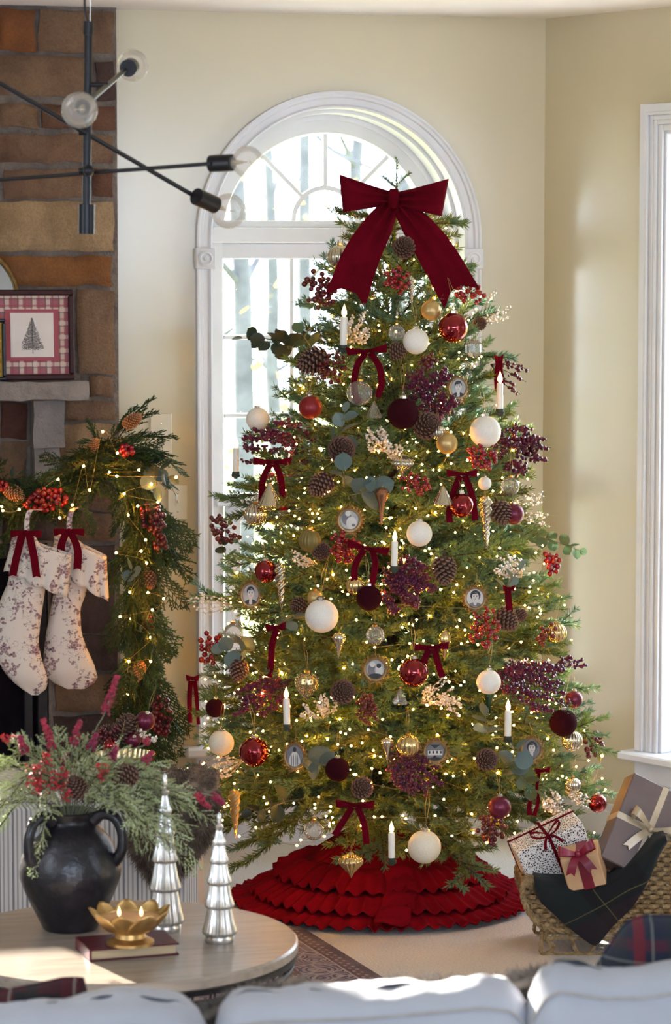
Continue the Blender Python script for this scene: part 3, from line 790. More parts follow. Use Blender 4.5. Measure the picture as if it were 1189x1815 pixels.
for i in order[300:]: mb.octa(pts[i], 0.0031)
mb.build('light_bulbs', BULB, LT, kind='stuff')
# one bulb hanging out on a stray loop of wire by the right window
p = at(1067, 1339, 8.3) - Vector((TX, TD, 0)); q = at(1050, 1385, 8.3) - Vector((TX, TD, 0)); e = at(1012, 1392, 8.3) - Vector((TX, TD, 0))
MB().tube(curve([e, q, p], 12), .001, 4).build('stray_wire', THREAD, LT); obj('stray_bulb', bm_, LT, loc=p, scale=1.5)

# ------------------------------------------------------------------ things on the tree
def surf(x, y, off=0.):               # depth of the tree's front at a pixel
    D = TD
    for _ in range(6):
        p = at(x, y, D); r = rad(max(p.z, .25)); dx = p.x - TX
        D = TD - math.sqrt(max(r * r - dx * dx, 0)) * .97 - off
    return D
PROTO = {}
def proto(key, fn):
    if key not in PROTO: PROTO[key] = fn()
    return PROTO[key]
def cap_parts(capm=None):
    capm = capm or SILVER
    return [('cap', MB().lathe([(.24, .95), (.24, 1.12), (.19, 1.16), (0, 1.16)], 14, rib=(7, .06)).mesh('cap', capm)),
            ('hook', MB().tube([(0, 0, 1.14), (.09, 0, 1.24), (0, 0, 1.36), (-.09, 0, 1.24)], .02, 5, closed=True).mesh('hook', capm))]
def hanger(L=2.2): return ('hanger', MB().tube([(0, 0, 1.3), (.14, .5, 1.3 + L * .5), (.03, 1.6, 1.3 + L), (-.1, .5, 1.3 + L * .5)], .018, 4, closed=True).mesh('hanger', THREAD))
def ball(m, capm=None, rib=None, seg=32):
    def f():
        n = 18; prof = [(math.cos(-math.pi / 2 + math.pi * i / n), math.sin(-math.pi / 2 + math.pi * i / n)) for i in range(n + 1)]; prof[0] = (0, -1); prof[-1] = (0, 1)
        return [('globe', MB().lathe(prof, rib[0] * 6 if rib else seg, rib=rib).mesh('globe', m, 'all'))] + cap_parts(capm) + [hanger()]
    return f
def lath(profile, m, n=36, rib=None, twist=0., capm=None, top=1.0, name='body'):
    def f():
        nonlocal profile
        if twist:
            z0, z1 = profile[0][1], profile[-1][1]; zs = [z0 + (z1 - z0) * i / 70 for i in range(71)]; profile = [(interp([(z, r) for r, z in profile], z)[0], z) for z in zs]
        return [(name, MB().lathe(profile, n, rib=rib, twist=twist).mesh(name, m, 30 if rib is None else 60))] + [
            ('cap', MB().lathe([(.13, top - .05), (.13, top + .06), (0, top + .08)], 12).mesh('cap', capm or GOLD)),
            ('hanger', MB().tube([(0, 0, top + .06), (.1, .3, top + .5), (0, .9, top + .95), (-.08, .3, top + .5)], .016, 4, closed=True).mesh('hanger', THREAD))]
    return f
def cone_mesh(m, mt, n=95, L=2.0, open_=.5, seed=1):
    """pinecone along z from 0 (base) to L (tip), radius about 1 -> half width"""
    rr = random.Random(seed); mb = MB(); mb.lathe([(0, .05), (.5, .15), (.62, .6), (.5, 1.2), (.2, L * .93), (0, L)], 12)
    for i in range(n):
        t = (i + .5) / n; z = .08 + t * (L - .15); an = i * 2.39996
        prof = math.sin(math.pi * min(1, (t * .86 + .10)) ** .72) ** .8
        rO = prof * 1.0 + .05; rI = rO * .45; wd = .26 * (.45 + .6 * prof); up = .12 + .42 * (1 - open_) + .3 * t
        c, s_ = math.cos(an), math.sin(an); rd = Vector((c, s_, 0)); tg = Vector((-s_, c, 0)); Z = Vector((0, 0, 1))
        tilt = Z * up * (rO - rI) * 1.2
        a = rd * rI + Z * z; b = rd * (rO * .86) + Z * z + tilt * .8; tip = rd * rO + Z * z + tilt
        th = Z * .07
        mb.add([a - tg * wd * .35, a + tg * wd * .35, b + tg * wd * .62, b - tg * wd * .62, a - tg * wd * .35 - th, a + tg * wd * .35 - th, b + tg * wd * .62 - th * 1.5, b - tg * wd * .62 - th * 1.5],
               [(0, 1, 2, 3), (7, 6, 5, 4), (0, 4, 5, 1), (1, 5, 6, 2), (3, 7, 4, 0)])
        mb.add([b - tg * wd * .62, b + tg * wd * .62, tip + tg * wd * .2 + th * .4, tip - tg * wd * .2 + th * .4, b - tg * wd * .62 - th * 1.5, b + tg * wd * .62 - th * 1.5, tip + tg * wd * .2 - th * .8, tip - tg * wd * .2 - th * .8],
               [(0, 1, 2, 3), (7, 6, 5, 4), (1, 5, 6, 2), (2, 6, 7, 3), (3, 7, 4, 0)], 1)
    return mb.mesh('scales', [m, mt], smooth=False)
P_BALL = {'white': (WHITEM, SILVER), 'cream': (WHITEG, SILVER), 'red': (REDG, SILVER), 'matred': (REDM, SILVER), 'plum': (PLUMG, SILVER), 'flock': (VELB, SILVER), 'gold': (GOLDB, GOLD), 'clear': (CLEAR, GOLD)}
for k, (m_, c_) in P_BALL.items(): proto(k, ball(m_, c_))
proto('mercball', ball(MERC, GOLD, (18, .045))); proto('clearrib', ball(CLEAR, GOLD, (16, .05))); proto('oliverib', ball(OLIVEG, GOLD, (20, .035))); proto('goldrib', ball(MERCG, GOLD, (14, .05)))
proto('onion', lath([(0, -1.15), (.05, -1.05), (.22, -.72), (.6, -.35), (.93, .0), (1, .22), (.93, .45), (.6, .68), (.3, .8), (.16, .95), (.14, 1.0)], MERCG, 96, rib=(16, .05)))
proto('tier_onion', lath([(0, -.95), (.12, -.7), (.45, -.35), (.9, .1), (1, .25), (.9, .42), (1.0, .5), (.9, .66), (.5, .8), (.2, .92), (.15, 1.0)], MERC, 96, rib=(18, .05)))
proto('cone', lath([(0, -1), (.25, -.95), (.8, -.72), (1, -.55), (.95, -.45), (.62, .1), (.3, .7), (.15, 1)], MERC, 64, rib=(16, .04)))
proto('clearcone', lath([(0, -1), (.9, -.9), (1, -.75), (.5, .2), (.14, 1)], CLEAR, 6))
proto('tear', lath([(0, -3.2), (.1, -2.6), (.3, -1.7), (.7, -.6), (.98, .1), (1, .35), (.8, .75), (.35, .95), (.15, 1.0)], MERC, 40, rib=(10, .05)))
proto('finial', lath([(0, -4), (.12, -3.6), (.5, -2.4), (.9, -1.2), (1, -.4), (.85, .3), (.5, .75), (.2, 1.0)], MERCG, 40, rib=(10, .04)))
proto('funnel', lath([(0, -4.2), (.22, -4.0), (.3, -2.6), (.5, -1.2), (.95, -.2), (1, .2), (.8, .65), (.4, .9), (.15, 1.0)], COPPER, 32))
proto('icicle', lath([(0, -8), (.35, -6), (.6, -4), (.85, -2), (1, 0), (.8, .7), (.2, 1)], MERC, 30, rib=(3, .22), twist=14.))
proto('goldicicle', lath([(0, -8), (.35, -6), (.6, -4), (.85, -2), (1, 0), (.8, .7), (.2, 1)], GOLDB, 30, rib=(3, .22), twist=14.))
proto('greendrop', lath([(0, -3), (.3, -2.8), (.5, -1.8), (.9, -.6), (1, 0), (.85, .6), (.4, .9), (.15, 1)], GREENG, 28))
proto('facet', lath([(0, -1.2), (.6, -1.0), (1, -.5), (1, .5), (.5, .9), (.15, 1)], CLEAR, 8))
def glitter():
    mb = MB(); rr = random.Random(4); mb.lathe([(0, -1.25), (.3, -.9), (.75, -.4), (.95, .1), (.9, .5), (.5, .85), (.15, 1)], 24)
    for i in range(130):
        t = i / 130; z = -1.1 + 2 * t; r = interp([(-1.25, 0), (-.9, .3), (-.4, .75), (.1, .95), (.5, .9), (.85, .5), (1, .15)], z)[0]; an = i * 2.39996; mb.octa((r * math.cos(an), r * math.sin(an), z), .11, 1)
    return [('body', mb.mesh('body', [MERCG, MERC], False))] + cap_parts(GOLD)[:1] + [hanger()]
proto('glitter', glitter)
def candle():
    return [('stick', MB().lathe([(1, -4), (1, 3.6), (.85, 4), (0, 4.05)], 20).mesh('stick', WAX)), ('flame', MB().lathe([(.25, 4.05), (.7, 4.7), (.75, 5.4), (.4, 6.5), (0, 7.6)], 12).mesh('flame', FLAME)),
            ('clip', MB().lathe([(1.3, -5.4), (1.5, -4.6), (1.25, -4.4), (1.25, -3.6), (1.02, -3.6)], 16).mesh('clip', EUCD)), ('clip_arm', MB().box((0, 1.2, -5.6), (1.2, 4, .6), bev=.1).mesh('clip_arm', EUCD))]
proto('candle', candle)
CONEM = [cone_mesh(CONE, CONET, 95, 2.3, .5, 1), cone_mesh(CONE, CONET, 80, 2.0, .8, 2)]
CONEOM = cone_mesh(CONEO, CONEOT, 130, 3.2, .3, 3)
def thg(name, label, cat, x, y, off=.05, D=None, group=None):
    D = D or surf(x, y, off); t = thing(name, label, cat, at(x, y, D), group); return t, D
def orn(kind, x, y, r, label, name='bauble', cat='ornament', off=None, rot=None, D=None):
    if off is None: off = .035 + r * px(8)
    t, D = thg(name, label, cat, x, y, off, D, None); t.scale = (r * px(D),) * 3
    t.rotation_euler = rot or (TR.uniform(-.06, .06), TR.uniform(-.06, .06), TR.uniform(-.5, .5))
    for n_, me in PROTO[kind]: obj(n_, me, t)
    return t
def pinecone(x, y, r, label, ang=None, tiltf=.0, var=0, off=.05, long=2.3):
    """ang: direction of the tip in the picture plane in degrees (0 right, 90 up); None = the base faces the room"""
    t, D = thg('pinecone', label, 'pinecone', x, y, off); s_ = r * px(D); t.scale = (s_,) * 3
    if ang is None: d = Vector((.2, -1, .25))
    else: d = Vector((math.cos(math.radians(ang)), tiltf, math.sin(math.radians(ang))))
    t.rotation_euler = d.to_track_quat('Z', 'Y').to_euler()
    o = obj('scales', CONEM[var], t, loc=(0, 0, -1.1 if ang is not None else -1.2))
    MB().tube([(0, 0, .1), (.05, 0, -.35)], .09, 5).build('stalk', TWIG, t, loc=(0, 0, -1.1 if ang is not None else -1.2))
    return t
BERRY = {}
def berry_mesh(m, r):
    k = (m.name, round(r, 4))
    if k not in BERRY:
        mb = MB(); mb.sphere((0, 0, 0), r, 10, 7); mb.octa((0, -r * .2, -r * .97), r * .12, 1); BERRY[k] = mb.mesh('berry', [m, TWIG])
    return BERRY[k]
def berries(x, y, w, h, label, n=26, m=REDB, br=4.6, ang=90, name='berry_pick', D=None, parent=None, off=.05, seed=0, cat='berries', group=None):
    """a bunch of berries on wire stems; each berry is a part"""
    rr = random.Random(int(x * 7 + y) + seed)
    if parent is None: t, D = thg(name, label, cat, x, y, off, D, group); base = Vector((0, 0, 0))
    else: t = obj(name, None, parent, loc=at(x, y, D)); base = Vector((0, 0, 0))
    s_ = px(D); ca, sa = math.cos(math.radians(ang - 90)), math.sin(math.radians(ang - 90))
    st = MB(); root = Vector((0, .03 + .3 * w * s_, .1 * h * s_))
    pl = []; tries = 0
    while len(pl) < n and tries < 4000:
        tries += 1
        a, b, c = rr.uniform(-1, 1), rr.uniform(-1, 1), rr.uniform(-1, 1)
        if a * a + b * b + c * c > 1: continue
        q = Vector((a * w / 2 * ca - b * h / 2 * sa, c * w * .32, a * w / 2 * sa + b * h / 2 * ca)) * s_
        if any((q - o).length < br * s_ * 1.5 for o in pl): continue
        pl.append(q)
    me = berry_mesh(m, br * s_)
    for q in pl:
        obj('berry', me, t, loc=q, scale=rr.uniform(.82, 1.12)); st.tube([root * .6 + q * .1, q * .8 + root * .05, q], .0008, 3, caps=False)
    st.build('stems', TWIG, t)
    return t
def spray(x, y, ang, L, w, label, m=PLUMB, tm=TWIG, br=2.6, n=9, per=16, name='berry_spray', off=.05, D=None, cat='berry spray', clump=3.2, seed=0, root=None):
    """long branching twigs set with tiny berries: x,y is the middle of the spray, ANG its direction in the picture"""
    rr = random.Random(int(x * 3 + y) + seed); t, D = thg(name, label, cat, x, y, off, D); s_ = px(D)
    d = Vector((math.cos(math.radians(ang)), 0, math.sin(math.radians(ang)))); pv = Vector((-d.z, 0, d.x))
    tw = MB(); bb = MB(); o = -d * L * .5 * s_ + Vector((0, .06, 0))
    for k in range(n):
        sp = (k + .5) / n * 2 - 1; sp += rr.uniform(-.15, .15)
        ln = L * rr.uniform(.6, 1.0) * (1 - .25 * abs(sp)); end = o + d * ln * s_ + pv * sp * w * .5 * s_ + Vector((0, -.06 + rr.uniform(-.03, .02), 0))
        mid = o.lerp(end, .5) + pv * sp * w * .18 * s_ + Vector((0, rr.uniform(-.02, .01), 0))
        c = curve([o, mid, end], 14); tw.tube(c, [.0018 - .0011 * i / 13 for i in range(14)], 4)
        for b in range(per):
            tt = rr.uniform(.18, 1) ** .8; p = c[min(13, int(tt * 13))]
            q = p + Vector((rr.gauss(0, 1), rr.gauss(0, .7), rr.gauss(0, 1))) * clump * s_ * (1.15 - .7 * tt)
            bb.sphere(q, br * s_ * rr.uniform(.75, 1.15), 6, 4)
            if (q - p).length > br * s_: tw.tube([p, q], .0007, 3, caps=False)
    tw.build('twigs', tm, t); bb.build('berries', m, t, kind='stuff')
    return t
def leaf_mesh(seed, m, long=1.0):
    rr = random.Random(seed); mb = MB(); G = []; n = 6
    bend = rr.uniform(.1, .4); cup = rr.uniform(-.3, .3)
    for j in range(n + 1):
        v = j / n; wdt = math.sin(math.pi * min(1, v * .97 + .03)) ** .6; row = []
        for i in range(5):
            u = i / 4 * 2 - 1
            row.append((u * wdt * .95, -bend * v * v + cup * u * u * wdt - (.04 if i == 2 else 0), v * 2 * long))
        G.append(row)
    mb.grid(G); mb.tube([(0, 0, -.3), (0, -.03, .4)], [.05, .03], 4, 1)
    return mb.mesh('leaf', [m, STEM], 'all')
LEAF = {k: [leaf_mesh(i + 10 * j, m, 1.0 if k != 'g' else .95) for i in range(4)] for j, (k, m) in enumerate((('b', EUC), ('g', EUCG), ('d', EUCD)))}
def eucalyptus(x, y, ang, L, label, n=7, lr=11, col='b', off=.05, D=None, spread=1.0, seed=0, parent=None, name='eucalyptus_sprig', curl=0.):
    rr = random.Random(int(x + 3 * y) + seed)
    if parent is None: t, D = thg(name, label, 'eucalyptus', x, y, off, D)
    else: t = obj(name, None, parent, loc=at(x, y, D))
    s_ = px(D)
    a0 = math.radians(ang); d = Vector((math.cos(a0), -.2, math.sin(a0))); pv = Vector((-math.sin(a0), 0, math.cos(a0)))
    c = curve([-d * L * .5 * s_ + Vector((0, .05, 0)), pv * curl * s_, d * L * .5 * s_ + pv * rr.uniform(-4, 4) * s_], 12)
    MB().tube(c, [.0018 - .001 * i / 11 for i in range(12)], 5).build('stem', STEM, t)
    for k in range(n):
        tt = (k + .5) / n; p = c[min(11, int(tt * 11))]; sd = 1 if k % 2 else -1
        dl = (d * rr.uniform(.1, .9) + pv * sd * rr.uniform(.5, 1.1) * spread + Vector((0, rr.uniform(-.7, .2), 0))).normalized()
        if k == n - 1: dl = d.normalized()
        q = dl.to_track_quat('Z', 'Y' if rr.random() < .75 else 'X').to_matrix().to_4x4()
        sz = lr * s_ * (1.3 if col == 'b' else 1.12) * rr.uniform(.75, 1.1) * (1.1 - .35 * tt)
        obj('leaf', LEAF[col][rr.randint(0, 3)], t, M=Matrix.Translation(p) @ q @ Matrix.Rotation(rr.uniform(-.7, .7), 4, 'Z') @ Matrix.Scale(sz, 4))
    return t
def bow(x, y, w, h, tails, label, off=.06, D=None, rw=None, m=VELVET, name='velvet_bow', rollz=0., notch=.4, drop=.03, parent=None, dep=.16, cat='bow'):
    """w: loop span, h: loop height, tails: lists of pixel points from the knot down; rw = tail half width (pixels)"""
    if parent is None: t, D = thg(name, label, cat, x, y, off, D)
    else: t = obj(name, None, parent, loc=at(x, y, D))
    s_ = px(D); rw = rw or h * .45; cr, sr = math.cos(rollz), math.sin(rollz)
    def pt(a, b, c=0.): return Vector((a * cr - b * sr, c, a * sr + b * cr))
    for sg, ww in ((-1, w[0] if isinstance(w, tuple) else w / 2), (1, w[1] if isinstance(w, tuple) else w / 2)):
        P = []; Wv = []; n = 22
        for i in range(n + 1):
            a = i / n * 2 * math.pi; f = (1 - math.cos(a)) / 2
            P.append(pt(sg * ww * s_ * f ** .7, .06 * ww * s_ * f, -math.sin(a) * ww * dep * s_ * (1 if a < math.pi else .8)))
            Wv.append(pt(0, 1) * h * .5 * s_ * (.34 + .66 * f ** .8) + pt(sg * .07, 0) * h * s_ * f)
        MB().ribbon(P, Wv, .0016, K=13, fold=[h * s_ * .085 * max(0, 1 - (1 - math.cos(i / n * 6.2832)) / 1.7) for i in range(n + 1)]).build('loop', m, t)
    kb = MB(); kw = min(h * .2, 9)
    kb.lathe([(kw * .8 * s_, -h * .26 * s_), (kw * 1.1 * s_, -h * .12 * s_), (kw * 1.1 * s_, h * .12 * s_), (kw * .8 * s_, h * .26 * s_)], 14); kb.build('knot', m, t, rot=(0, -rollz, 0), loc=(0, -.12 * h * s_, 0))
    for tl in tails:
        pp = [Vector(((a - x) * s_, -.004 - drop * min(1, i / 2), (y - b) * s_)) for i, (a, b, *_) in enumerate(tl)]
        c = curve(pp, 14); ws = [q[2] if len(q) > 2 else rw for q in tl]; Wv = []
        for i in range(14):
            tg = (c[min(13, i + 1)] - c[max(0, i - 1)]).normalized(); sd = Vector((tg.z, 0, -tg.x)).normalized() if abs(tg.y) < .99 else Vector((1, 0, 0))
            u = i / 13 * (len(ws) - 1); k = min(int(u), len(ws) - 2); Wv.append(-sd * lerp(ws[k], ws[k + 1], u - k) * s_)
        MB().ribbon(c, Wv, .0014, K=13, notch=notch * ws[-1] * s_ * 2, crown=.05 * rw * s_, fold=[rw * s_ * (.16 * (1 - i / 13) ** 1.5 + .03) for i in range(14)]).build('tail', m, t)
    return t
def portrait(x, y, w, h, label, kind, off=.06, D=None):
    t, D = thg('framed_photo', label, 'photo ornament', x, y, off, D); s_ = px(D); a, b = w / 2 * s_, h / 2 * s_
    t.rotation_euler = (0, 0, TR.uniform(-.15, .15))
    fr = MB(); n = 26
    fr.tube([(a * .78 * math.cos(6.2832 * i / n), 0, b * .78 * math.sin(6.2832 * i / n)) for i in range(n)], a * .13, 6, closed=True)
    for ring, k in ((.84, 22), (.95, 20)):
        for i in range(k):
            an = 6.2832 * i / k; sgn = 1 if math.cos(an) > 0 else -1
            p = Vector((a * ring * math.cos(an), -.002, b * ring * math.sin(an))); dr = Vector((math.cos(an) * .6 - sgn * math.sin(an) * .8, -.3, math.sin(an) * .6 + sgn * math.cos(an) * .8)).normalized()
            sd = dr.cross(Vector((0, 1, 0))).normalized() * a * .09; l = a * .26
            fr.add([p, p + dr * l * .5 + sd, p + dr * l, p + dr * l * .5 - sd, p + dr * l * .5 + Vector((0, -a * .08, 0))], [(0, 1, 4), (1, 2, 4), (2, 3, 4), (3, 0, 4), (3, 2, 1, 0)])
    for sg in (-1, 1): fr.tube([(0, -.003, -b * .9), (sg * a * .35, -.006, -b * 1.0), (sg * a * .5, -.004, -b * 1.15)], a * .06, 5)
    fr.build('wreath_frame', WREATH, t, smooth=False)
    def disc(cx, cz_, rx, rz, lay, m, n=20, a0=0, a1=6.2832, nm='print'):
        mb = MB(); mb.add([(cx * a + rx * a * math.cos(lerp(a0, a1, i / n)), -.0004 * lay, cz_ * b + rz * b * math.sin(lerp(a0, a1, i / n))) for i in range(n if a1 > 6 else n + 1)], [tuple(range(n if a1 > 6 else n + 1))], m); return mb
    pr = MB()
    def put(mb): pr.add(mb.v, [f for f in mb.f], mb.m[0])
    PI = math.pi
    bg = {'man': 0, 'woman': 2, 'robe': 3, 'house': 3, 'group': 0, 'lady': 3, 'pair': 0}[kind]
    put(disc(0, 0, .8, .8, 1, bg, 28))
    if kind in ('man', 'woman', 'lady'):
        put(disc(0, -.62, .55, .30, 2, 1 if kind == 'man' else 3, 16, 0, PI)); put(disc(.0, -.30, .13, .25, 2.5, 2)); 
        if kind == 'man': put(disc(0, -.5, .14, .18, 3, 2))
        put(disc(.02, .2, .40, .40, 3, 1)) if kind != 'man' else put(disc(.0, .28, .32, .30, 3, 1))
        put(disc(.02, .08, .27, .33, 4, 2)); put(disc(-.08, .30, .25, .1, 5, 1, 12, 0, PI))
        for sx in (-.1, .12): put(disc(sx, .12, .055, .028, 5, 1)); put(disc(sx, .19, .08, .02, 5, 3))
        put(disc(.01, -.08, .09, .022, 5, 3)); put(disc(.03, .02, .03, .05, 5, 0))
    elif kind == 'robe':
        put(disc(0, -.7, .5, 1.0, 2, 2, 16, 0, PI)); put(disc(0, .42, .15, .17, 3, 1)); [put(disc(k, -.3, .025, .45, 3, 1)) for k in (-.25, -.08, .1, .26)]
    elif kind == 'house':
        put(disc(0, -.1, .74, .25, 2, 2, 4, .785, 7.06)); [put(disc(k, -.05, .08, .14, 3, 1, 4, .785, 7.06)) for k in (-.4, -.13, .14, .42)]; put(disc(0, .42, .45, .18, 3, 1, 3, .5, 6.78)); put(disc(0, -.55, .45, .13, 3, 1))
    elif kind == 'group':
        put(disc(-.25, -.1, .3, .5, 2, 3)); put(disc(.25, -.1, .3, .42, 2, 2)); put(disc(-.2, .35, .2, .2, 3, 2)); put(disc(.25, .25, .17, .17, 3, 1)); put(disc(0, -.5, .5, .2, 4, 1))
    else:
        put(disc(-.2, .15, .35, .5, 2, 3)); put(disc(.15, -.2, .38, .45, 3, 2)); put(disc(-.1, .5, .2, .22, 4, 2)); put(disc(.3, -.35, .14, .1, 5, 3))
    pr.build('print', PHOTO, t, smooth=False)
    bk = MB(); bk.lathe([(0, 0), (1, 0), (1, .004 / a), (0, .004 / a)], 24); bk.build('backing', WREATH, t, M=Matrix.Rotation(-PI / 2, 4, 'X') @ Matrix.Diagonal((a * .85, b * .85, a, 1)))
    MB().tube([(0, 0, b * .95), (.004, .02, b * 1.3), (0, .06, b * 1.7)], .0006, 3).build('hanger', THREAD, t)
    return t
# ---- baubles (kind, x, y, radius in pixels, label)
for k, x, y, r, lab in (
    ('white', 737, 605, 23, 'matte white ball ornament high on the tree beside the shiny red ball'),
    ('white', 457, 743, 21, 'matte white ball ornament hanging in front of the left window pane'),
    ('white', 860, 765, 28, 'large matte white ball ornament on the right above the red berry pick'),
    ('white', 743, 946, 23, 'matte white ball ornament at the tree middle right of the lit candle'),
    ('white', 570, 1092, 30, 'largest matte white ball ornament, below the olive ribbed ball'),
    ('white', 866, 1209, 22, 'matte white ball ornament behind the green glass drop'),
    ('cream', 392, 1317, 23, 'cream ball ornament low on the left side under the burgundy spray'),
    ('cream', 752, 1501, 30, 'cream ball ornament hanging lowest, against the velvet tree skirt'),
    ('red', 803, 581, 27, 'shiny red glass ball near the top under the right bow tail'),
    ('red', 471, 1013, 21, 'shiny red glass ball above the oval photo of a man'),
    ('red', 450, 1333, 27, 'shiny red glass ball low on the left next to the cream ball'),
    ('red', 733, 1192, 27, 'shiny red glass ball beside the wreath photo at the tree centre'),
    ('red', 818, 896, 22, 'dark shiny red glass ball framed by the tails of a small velvet bow'),
    ('matred', 550, 722, 21, 'satin red ball with silver cap half hidden under a fir tip'),
    ('plum', 910, 911, 19, 'small plum satin ball beside the hanging pinecone on the right'),
    ('plum', 885, 1431, 21, 'plum satin ball hanging at the bottom right edge above the red berries'),
    ('plum', 1017, 1240, 16, 'small plum red ball behind the burgundy spray at the far right'),
    ('red', 1059, 1424, 17, 'dark red ball peeking out at the right edge behind the grey gift'),
    ('flock', 714, 733, 28, 'burgundy velvet ball under the tree upper half, above the pearl sprays'),
    ('flock', 654, 1060, 23, 'burgundy velvet ball behind the hanging tail of the centre bow'),
    ('flock', 937, 792, 18, 'burgundy velvet ball tucked above the long spray on the right'),
    ('flock', 381, 1255, 17, 'burgundy velvet ball hanging beside the bow at the left edge'),
    ('flock', 598, 1364, 22, 'burgundy velvet ball at the bottom beside blue eucalyptus leaves'),
    ('flock', 998, 1281, 25, 'burgundy velvet ball at the right edge above the silver ribbed ball'),
    ('gold', 764, 550, 18, 'champagne gold ball hanging right under the top bow knot'),
    ('gold', 792, 786, 19, 'champagne gold ball left of the large white ball'),
    ('gold', 558, 1060, 14, 'gold ball peeking out behind the largest white ball'),
    ('oliverib', 549, 958, 20, 'olive gold ribbed ball beside the red berries at left centre'),
    ('mercball', 602, 455, 21, 'silver ribbed ball behind the left tail of the top bow'),
    ('mercball', 453, 912, 20, 'silver ribbed ball beside the window under the left bow'),
    ('mercball', 1014, 1313, 18, 'silver ribbed ball at the right edge under the velvet ball'),
    ('clearrib', 637, 697, 22, 'clear ribbed glass ball under the upper velvet bow'),
    ('clear', 703, 590, 15, 'clear glass ball hidden behind the high white ball'),
    ('clear', 904, 862, 17, 'clear glass ball on the right above the plum ball'),
    ('clear', 665, 1126, 17, 'clear gold rimmed glass ball above the wreath photo of two figures'),
    ('clear', 556, 1472, 18, 'clear glass ball hanging under the lowest left branch'),
    ('clear', 414, 1122, 18, 'clear glass ball at the left below the oval photo'),
    ('goldrib', 986, 1122, 18, 'gold ribbed ball at the right edge beside the dark berry twig'),
    ('goldrib', 724, 1322, 20, 'gold ribbed ball above the burgundy spray at the tree bottom'),
    ('mercball', 1015, 1392, 14, 'small silver ribbed ball low on the right near the window wall'),
    ('tier_onion', 713, 826, 20, 'tiered silver onion shaped ornament under the pearl sprays'),
    ('onion', 622, 1532, 22, 'gold ribbed onion ornament hanging lowest over the tree skirt'),
    ('goldrib', 629, 1038, 16, 'gold ribbed ball half hidden left of the centre velvet ball'),
    ('mercball', 776, 766, 13, 'small silver ribbed ball just above the champagne gold ball'),
    ('cone', 479, 882, 24, 'silver ribbed cone ornament between the tails of the left bow'),
    ('cone', 785, 882, 19, 'silver ribbed cone ornament left of the dark red glass ball'),
    ('clearcone', 663, 727, 15, 'clear glass cone ornament beside the clear ribbed ball'),
    ('clearcone', 709, 1234, 15, 'clear gold lit cone ornament under the centre red ball'),
    ('facet', 840, 617, 15, 'clear faceted glass drop right of the shiny red ball near the top'),
    ('glitter', 544, 1213, 22, 'glittering gold acorn ornament above the lit candle on the left'),
    ('white', 859, 857, 12, 'small white ball right of the bow under the red berry pick')):
    orn(k, x, y, r, lab)
for k, x, y, r, lab in (
    ('tear', 601, 1133, 12, 'silver teardrop ornament below the largest white ball'),
    ('finial', 788, 1128, 11, 'long gold flecked finial ornament behind the right centre bow'),
    ('tear', 686, 1318, 11, 'glittering silver teardrop ornament left of the gold ribbed ball'),
    ('funnel', 677, 876, 13, 'copper funnel shaped ornament under the eucalyptus at the centre'),
    ('icicle', 860, 890, 11, 'twisted silver icicle ornament beside the pinecone on the right'),
    ('icicle', 496, 1008, 10, 'twisted silver icicle ornament right of the red ball above the oval photo'),
    ('goldicicle', 415, 1410, 10, 'twisted gold icicle hanging from the lowest left branch'),
    ('icicle', 728, 495, 6, 'thin clear silver icicle hanging under the top pinecone'),
    ('greendrop', 865, 1232, 12, 'green glass drop ornament in front of a white ball')):
    orn(k, x, y, r, lab, name='drop_ornament')
# ---- candles
for x, y, r, lab in ((609, 588, 6.5, 'white clip candle high on the left of the tree by pearl twigs'), (886, 703, 6, 'white clip candle at the right edge under the red loop'), (699, 982, 5.8, 'lit white clip candle at the tree centre above the burgundy berries'),
    (508, 1262, 6, 'lit white clip candle low on the left under the gold acorn'), (900, 1283, 6, 'lit white clip candle low on the right beside the eucalyptus'), (694, 1499, 6, 'lit white clip candle at the bottom next to the cream ball'), (418, 816, 5.5, 'pale clip candle standing in front of the left window pane')):
    orn('candle', x, y, r, lab, name='clip_candle', cat='candle', off=.075, rot=(TR.uniform(-.04, .04), TR.uniform(-.03, .03), 0))
# ---- pinecones
for x, y, r, ang, var, lab in ((717, 438, 20, None, 0, 'pinecone wired just below the top bow knot'), (707, 621, 17, 20, 1, 'open pinecone tucked under the high white ball'), (556, 640, 26, 200, 0, 'dark pinecone behind the red berries at upper left'),
    (851, 573, 12, None, 1, 'small pinecone at the right edge next to the shiny red ball'), (606, 796, 24, None, 0, 'amber lit pinecone beneath the blue eucalyptus'), (569, 859, 22, 215, 0, 'pinecone left of the pair of round eucalyptus leaves'),
    (758, 754, 25, None, 0, 'dark pinecone right of the burgundy velvet ball'), (570, 976, 17, None, 1, 'pinecone between the olive ball and red berries'), (527, 1073, 15, 200, 1, 'small pinecone left of the largest white ball'),
    (787, 1010, 23, 270, 0, 'hanging pinecone right of the burgundy berries'), (887, 908, 20, 292, 0, 'long pinecone hanging beside the silver icicle'), (896, 1098, 21, 320, 0, 'pinecone right of the red berry pick at right centre'),
    (923, 1092, 12, 270, 1, 'small reddish pinecone at the right next to a larger one'), (423, 1188, 18, 260, 0, 'dark pinecone under the eucalyptus at the left edge'), (608, 1226, 22, None, 0, 'pinecone facing the room beside the pearl sprig'),
    (643, 1396, 20, None, 1, 'pinecone facing the room above the lowest bow'), (863, 1346, 20, None, 0, 'pinecone facing the room below the right lit candle')):
    pinecone(x, y, r, lab, ang, -.2, var)
